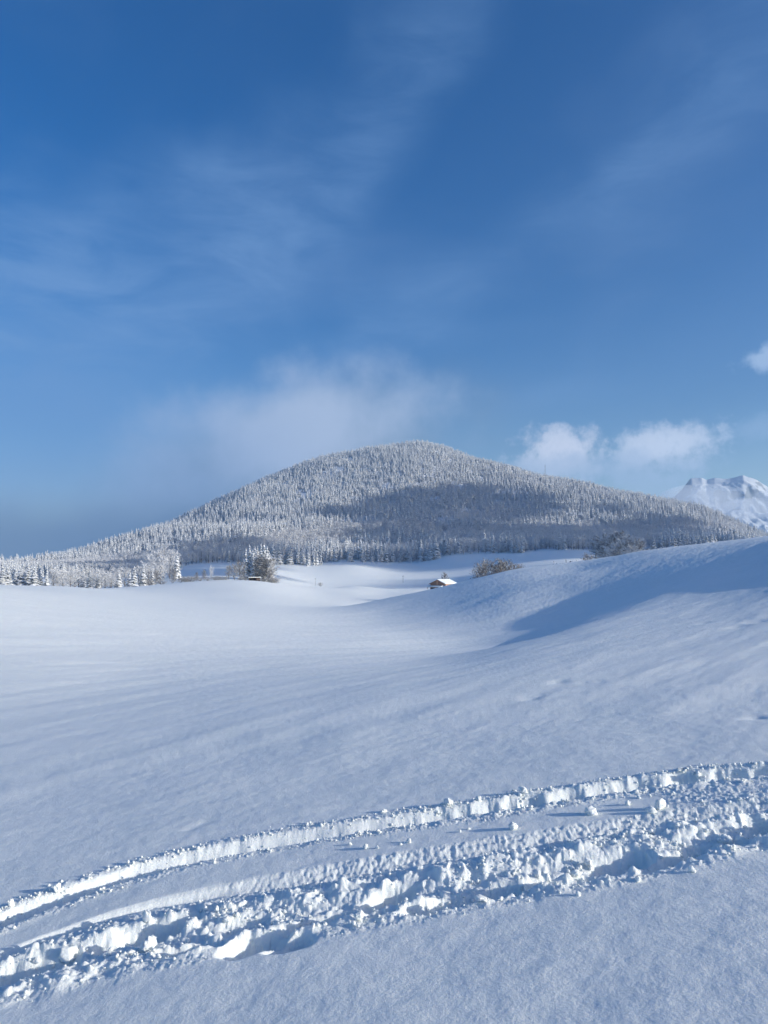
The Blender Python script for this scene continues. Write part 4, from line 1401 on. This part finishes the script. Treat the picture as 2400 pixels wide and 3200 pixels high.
LUMPS = [  # photo column, row of the lump's foot, width in photo px, height factor, label
    (178, 2785, 20, 1.5, 'upright snow block on the upper track rim, second lump from the left'),
    (34, 2832, 16, 1.3, 'small snow lump on the upper track rim near the left edge'),
    (190, 2758, 11, .8, 'flat snow chip perched just above the upright block at left'),
    (417, 2700, 9, 1.1, 'small snow lump on the upper rim above the start of the clean wall'),
    (455, 2697, 9, 1.1, 'small pointed snow lump right of another on the upper rim'),
    (1200, 2538, 14, .9, 'snow lump on the upper rim in the middle of the track'),
    (1400, 2515, 30, .75, 'large wedge-shaped snow lump on the upper rim, middle of the picture'),
    (1497, 2502, 15, .9, 'round snow lump on the upper rim right of the wedge-shaped one'),
    (1636, 2492, 20, .9, 'snow lump with a smaller one on the upper rim right of centre'),
    (1624, 2497, 12, .8, 'small snow lump leaning on a bigger one on the upper rim'),
    (2183, 2424, 14, 1.3, 'upright snow lump on the upper rim at right'),
    (2122, 2430, 13, .8, 'low snow lump on the upper rim at right'),
    (1094, 2640, 11, .8, 'leftmost single snow ball on the smooth strip between the tracks'),
    (1143, 2652, 15, 1.0, 'largest of the left snow balls on the smooth strip between the tracks'),
    (1178, 2651, 10, 1.0, 'small snow ball just right of the largest one on the smooth strip'),
    (1278, 2633, 15, .9, 'pair-forming bigger snow ball farther right on the smooth strip'),
    (1252, 2640, 9, .8, 'small snow ball left of a bigger one, middle of the smooth strip'),
    (1464, 2592, 8, .9, 'tiny snow ball below the upper track near the crumbs'),
    (1438, 2600, 8, .9, 'tiny snow ball lowest of the small ones by the crumbs'),
    (1603, 2591, 24, 1.0, 'big roundish snow lump casting a long shadow between the tracks'),
    (1845, 2545, 30, .85, 'wide half-buried snow lump between the tracks, right of centre'),
    (1961, 2515, 14, 1.0, 'small snow lump left of the tall block at right'),
    (2062, 2527, 26, 1.15, 'tallest snow block standing between the tracks at right'),
    (2035, 2540, 22, .9, 'snow lump at the left foot of the tallest block'),
    (2310, 2502, 14, .9, 'snow lump on smooth snow between the tracks near the right edge'),
    (2162, 2725, 17, 1.1, 'single snow ball with long shadow below the tracks at right'),
    (1993, 2754, 15, 1.2, 'single snow ball with long shadow below the tracks, left of its twin'),
    (1380, 2832, 10, .9, 'small snow ball lying below the lower track in the middle'),
    (1505, 2812, 34, .35, 'thin curved snow slab lying below the lower track'),
    (465, 2968, 36, 1.15, 'large squarish snow block in front of the lower trench at left'),
    (458, 2915, 26, 1.3, 'upright snow block behind the squarish one at left'),
    (212, 2992, 44, .85, 'large crumbling snow lump inside the lower trench at left'),
    (112, 3040, 19, .8, 'snow lump beside the deep dark pit at the lower left'),
    (710, 2880, 22, .8, 'rounded snow lump in the lower track left of centre'),
    (678, 2846, 15, 1.0, 'round snow ball on the berm of the lower track at left'),
    (640, 2846, 15, .9, 'second round snow ball left of its twin on the berm'),
    (1710, 2750, 18, 1.2, 'upright snow lump below the lower trench right of centre'),
    (1680, 2760, 16, 1.2, 'smaller upright snow lump left of the upright one'),
    (1798, 2740, 24, .8, 'oval snow lump below the lower trench'),
    (1838, 2705, 20, 1.4, 'tall snow lump in the lower trench wall, right of centre'),
    (2260, 2632, 34, .7, 'wide snow lump on the near rim of the lower trench at right'),
    (1120, 2870, 22, 1.0, 'snow lump on the near rim of the lower track at centre'),
]
for k, (u, row, wpx, hf_, lab) in enumerate(LUMPS):
    gx, gy = ground_hit(u, row, hf=dheight, it=30)
    rr_ = math.hypot(gx, gy)
    size = wpx / 2403.0 * rr_ * 0.5 * 1.08
    gz = float(height(np.array([gx]), np.array([gy]))[0])
    lme = lump_mesh(k + 1, 1.0, 1.0 + .15 * (k % 3))
    cs = np.empty(len(lme.vertices) * 3, np.float32); lme.vertices.foreach_get('co', cs)
    lme.vertices.foreach_set('co', (cs.reshape(-1, 3) * np.array([size, size * .9, size * hf_], np.float32)).ravel()); lme.update()
    o = link('snow_lump', lme)
    o.location = (gx, gy, gz + size * hf_ * .62)
    o.rotation_euler = (random.uniform(-.25, .25), random.uniform(-.25, .25), random.uniform(0, 6.28))
    tag(o, lab, 'snow lump', 'loose snow lumps by the tracks')

# crumbs nobody could count, with tiny ones added for snow glints
NC = 5200
ctr = rng.uniform(-3.3, 4.2, NC * 3)
pick = rng.rand(NC * 3)
off = np.where(pick < .62, rng.normal(-.14, .27, NC * 3), np.where(pick < .85, rng.normal(.05, .05, NC * 3), rng.normal(-.30, .07, NC * 3)))
ln_y = np.where(pick < .62, TR3.y(ctr), TR1.y(ctr))
cxs, cys = ctr, ln_y + off
okc = (TR3.d(cxs, cys) > -.44 - .1 * rng.rand(len(cxs)) ** 2) & (np.abs(np.arctan2(cxs, cys)) < 0.55)
okc &= ~((TR3.d(cxs, cys) > 0) & (TR2.d(cxs, cys) > -.12) & (TR1.d(cxs, cys) < -.36) & (cxs < 1.3))
okc &= True & (np.abs(np.arctan2(cxs, cys)) < 0.55) & (fbm(cxs * 2.5, cys * 2.5, 2, 151) + rng.uniform(-.5, .5, len(cxs)) > -0.15)
cxs, cys = cxs[okc][:NC], cys[okc][:NC]
csz = 0.0028 + 0.010 * rng.rand(len(cxs)) ** 5
ga_, gr_ = rng.uniform(-.46, .46, 110), 2.6 + 6.5 * rng.rand(110) ** 1.3  # sparse tiny crumbs over the flat snow imitating glints
cxs, cys, csz = np.append(cxs, gr_ * np.sin(ga_)), np.append(cys, gr_ * np.cos(ga_)), np.append(csz, 0.0012 + 0.0016 * rng.rand(110))
czs = height(cxs, cys)
bm = bmesh.new(); bmesh.ops.create_icosphere(bm, subdivisions=1, radius=1.0)
IV = np.array([v.co[:] for v in bm.verts]); IF = np.array([[v.index for v in f.verts] for f in bm.faces]); bm.free()
nv = len(IV)
jit = 1 + rng.uniform(-.28, .28, (len(cxs), nv, 1))
VV = IV[None] * jit * (csz[:, None, None] * rng.uniform(.7, 1.2, (len(cxs), 1, 3)))
VV = VV + np.stack([cxs, cys, czs + csz * .45], 1)[:, None, :]
FF = (IF[None] + (np.arange(len(cxs)) * nv)[:, None, None]).reshape(-1, 3)
me = bpy.data.meshes.new('snow_crumbs')
me.vertices.add(VV.shape[0] * nv); me.vertices.foreach_set('co', VV.astype(np.float32).ravel())
me.loops.add(FF.size); me.loops.foreach_set('vertex_index', FF.astype(np.int32).ravel())
me.polygons.add(len(FF)); me.polygons.foreach_set('loop_start', (np.arange(len(FF)) * 3).astype(np.int32)); me.polygons.foreach_set('loop_total', np.full(len(FF), 3, np.int32))
me.polygons.foreach_set('use_smooth', np.ones(len(FF), bool))
me.update(calc_edges=True)
o = link('snow_crumbs', me, [m_lump])
tag(o, 'small crumbs of broken snow along the ski tracks, tiny ones added as glints', 'snow crumbs', None, 'stuff')

# ------------------------------------------------------------------ unseen clouds added at right, shaped to cast shade on mountain and woods
def hit_far(u, row, rx=None, r0=520, r1=2700):
    if rx:
        d = pix_dir(u, row)
        return d / math.hypot(d[0], d[1]) * rx + np.array([0, 0, ZC])
    rs_ = np.linspace(r0, r1, 400)
    d = pix_dir(u, row); hyp = math.hypot(d[0], d[1])
    x, y = d[0] / hyp * rs_, d[1] / hyp * rs_
    z = height(x, y) + 10
    w = (z - ZC) / rs_ - d[2] / hyp
    k = int(np.argmax(w > 0)) if (w > 0).any() else len(rs_) - 1
    return np.array([x[k], y[k], z[k]])


m_cloud, nt, bs = mat('cloud_white')
bs.inputs['Base Color'].default_value = (0.9, 0.9, 0.9, 1); bs.inputs['Roughness'].default_value = 1.0
e1 = np.cross(SUN_DIR, [0, 0, 1.0]); e1 /= np.linalg.norm(e1); e2 = np.cross(e1, SUN_DIR)


def shade_cloud(polys, dist, puff, lab, seed):
    """a lumpy cloud whose outline seen from the sun covers the given photo outlines of the mountain"""
    rs = np.random.RandomState(seed)
    V_, F_ = [], []
    nV = 0
    for poly in polys:
        W3 = np.array([hit_far(*p) for p in poly])
        a, b = W3 @ e1, W3 @ e2
        dep = W3 @ SUN_DIR
        x0, x1, y0, y1 = a.min(), a.max(), b.min(), b.max()
        cnt = 0
        k = 0
        pf = float(np.clip(min(x1 - x0, y1 - y0) * .45, 11, puff))
        step = pf
        gx_ = np.arange(x0, x1 + step, step); gy2 = np.arange(y0, y1 + step * .5, step * .5)
        for qx in gx_:
            for qy in gy2:
                px_, py_ = qx + rs.uniform(-.4, .4) * step, qy + rs.uniform(-.2, .2) * step
                ins = False
                j = len(a) - 1
                for i in range(len(a)):
                    if (b[i] > py_) != (b[j] > py_) and px_ < (a[j] - a[i]) * (py_ - b[i]) / (b[j] - b[i]) + a[i]:
                        ins = not ins
                    j = i
                if not ins or rs.rand() < .05:
                    continue
                c = e1 * px_ + e2 * py_ + SUN_DIR * (dep.mean() + dist + rs.uniform(-1, 1) * pf)
                rd = pf * rs.uniform(.55, 1.05)
                dd_ = 1 + .25 * perlin3(LV[:, 0] * 2 + cnt, LV[:, 1] * 2 + 30, LV[:, 2] * 2 + 60, seed)
                V_.append(LV * dd_[:, None] * rd * np.array([1, 1, .62]) + c)
                F_.append(LF + nV); nV += len(LV); cnt += 1
    V_ = np.concatenate(V_); F_ = np.concatenate(F_)
    o = link('cloud', raw_mesh('cloud', V_, F_, smooth=True), [m_cloud])  # added out-of-view shade caster, built to the wanted shadow outlines
    return tag(o, lab, None, None, 'stuff')


bm = bmesh.new(); bmesh.ops.create_icosphere(bm, subdivisions=2, radius=1.0)
LV = np.array([v.co[:] for v in bm.verts]); LF = np.array([[v.index for v in f.verts] for f in bm.faces]); bm.free()
shade_cloud([[(1050, 1600), (1130, 1572), (1220, 1555), (1290, 1530), (1400, 1512), (1530, 1516), (1640, 1540), (1700, 1552), (1760, 1585), (1770, 1600), (1640, 1612), (1540, 1640), (1400, 1650), (1250, 1640), (1150, 1622)],
             [(1180, 1655), (1300, 1645), (1540, 1632), (1620, 1648), (1850, 1640), (1960, 1625), (2200, 1650), (2250, 1690), (2000, 1705), (1850, 1715), (1500, 1728), (1280, 1745), (1120, 1745), (1150, 1700)],
             [(585, 1712), (690, 1690), (790, 1702), (850, 1742), (850, 1766), (700, 1770), (640, 1792), (560, 1796)], [(330, 1752), (420, 1742), (470, 1760), (480, 1790), (380, 1805), (330, 1800)],
             [(1945, 1640, 590), (1945, 1640, 740), (1945, 1775, 740), (1945, 1775, 590)],  # upright slab of puffs added to darken the wooded spur
             [(1860, 1568), (1930, 1580), (1960, 1610), (1900, 1600)], [(2030, 1602), (2180, 1625), (2200, 1645), (2060, 1628)]],
            3050, 44, 'unseen white cloud bank added off to the right to shade the mountain and woods', 5)

# ------------------------------------------------------------------ the air
V, Fc = [], []
box(V, Fc, -7600, 7600, -7600, 7600, -61.5, 705)
hz_ = raw_mesh('haze', V, Fc)
m_haze = bpy.data.materials.new('cold_air'); m_haze.use_nodes = True
hn = m_haze.node_tree; hn.nodes.clear()
pv = hn.nodes.new('ShaderNodeVolumePrincipled')
pv.inputs['Color'].default_value = (0.50, 0.72, 1.0, 1)
pv.inputs['Density'].default_value = 8.5e-5
pv.inputs['Anisotropy'].default_value = 0.2
ho = hn.nodes.new('ShaderNodeOutputMaterial'); hn.links.new(pv.outputs[0], ho.inputs['Volume'])
o = link('haze', hz_, [m_haze])
tag(o, 'thin cold blue haze filling the valley air', None, None, 'stuff')

# mist hanging before the far mountain
m_mist = bpy.data.materials.new('mist'); m_mist.use_nodes = True
hn = m_mist.node_tree; hn.nodes.clear()
pv = hn.nodes.new('ShaderNodeVolumePrincipled')
pv.inputs['Color'].default_value = (0.84, 0.90, 0.98, 1)
pv.inputs["Density"].default_value = 0.0030
pv.inputs['Anisotropy'].default_value = 0.1
ho = hn.nodes.new('ShaderNodeOutputMaterial'); hn.links.new(pv.outputs[0], ho.inputs['Volume'])
for k, (u, row, rr_, wx_, wz_, lab) in enumerate([(2180, 1566, 4700, 240, 98, 'pale mist bank left below the far mountain crest'), (2345, 1590, 4400, 200, 60, 'pale mist wisp low in front of the far mountain'),
                                             (2420, 1545, 4900, 120, 34, 'thin mist wisp at the right edge before the far mountain')]):
    d = pix_dir(u, row); hyp = math.hypot(d[0], d[1])
    V = LV * (1 + .16 * perlin3(LV[:, 0] * 1.7 + k * 9, LV[:, 1] * 1.7 + 5, LV[:, 2] * 1.7 + 60, 400 + k))[:, None] * np.array([wx_, wx_ * .9, wz_])
    o = link('mist_bank', raw_mesh('mist_bank', V, LF, smooth=True), [m_mist])
    o.location = (d[0] / hyp * rr_, d[1] / hyp * rr_, ZC + rr_ * d[2] / hyp)
    tag(o, lab, None, None, 'stuff')
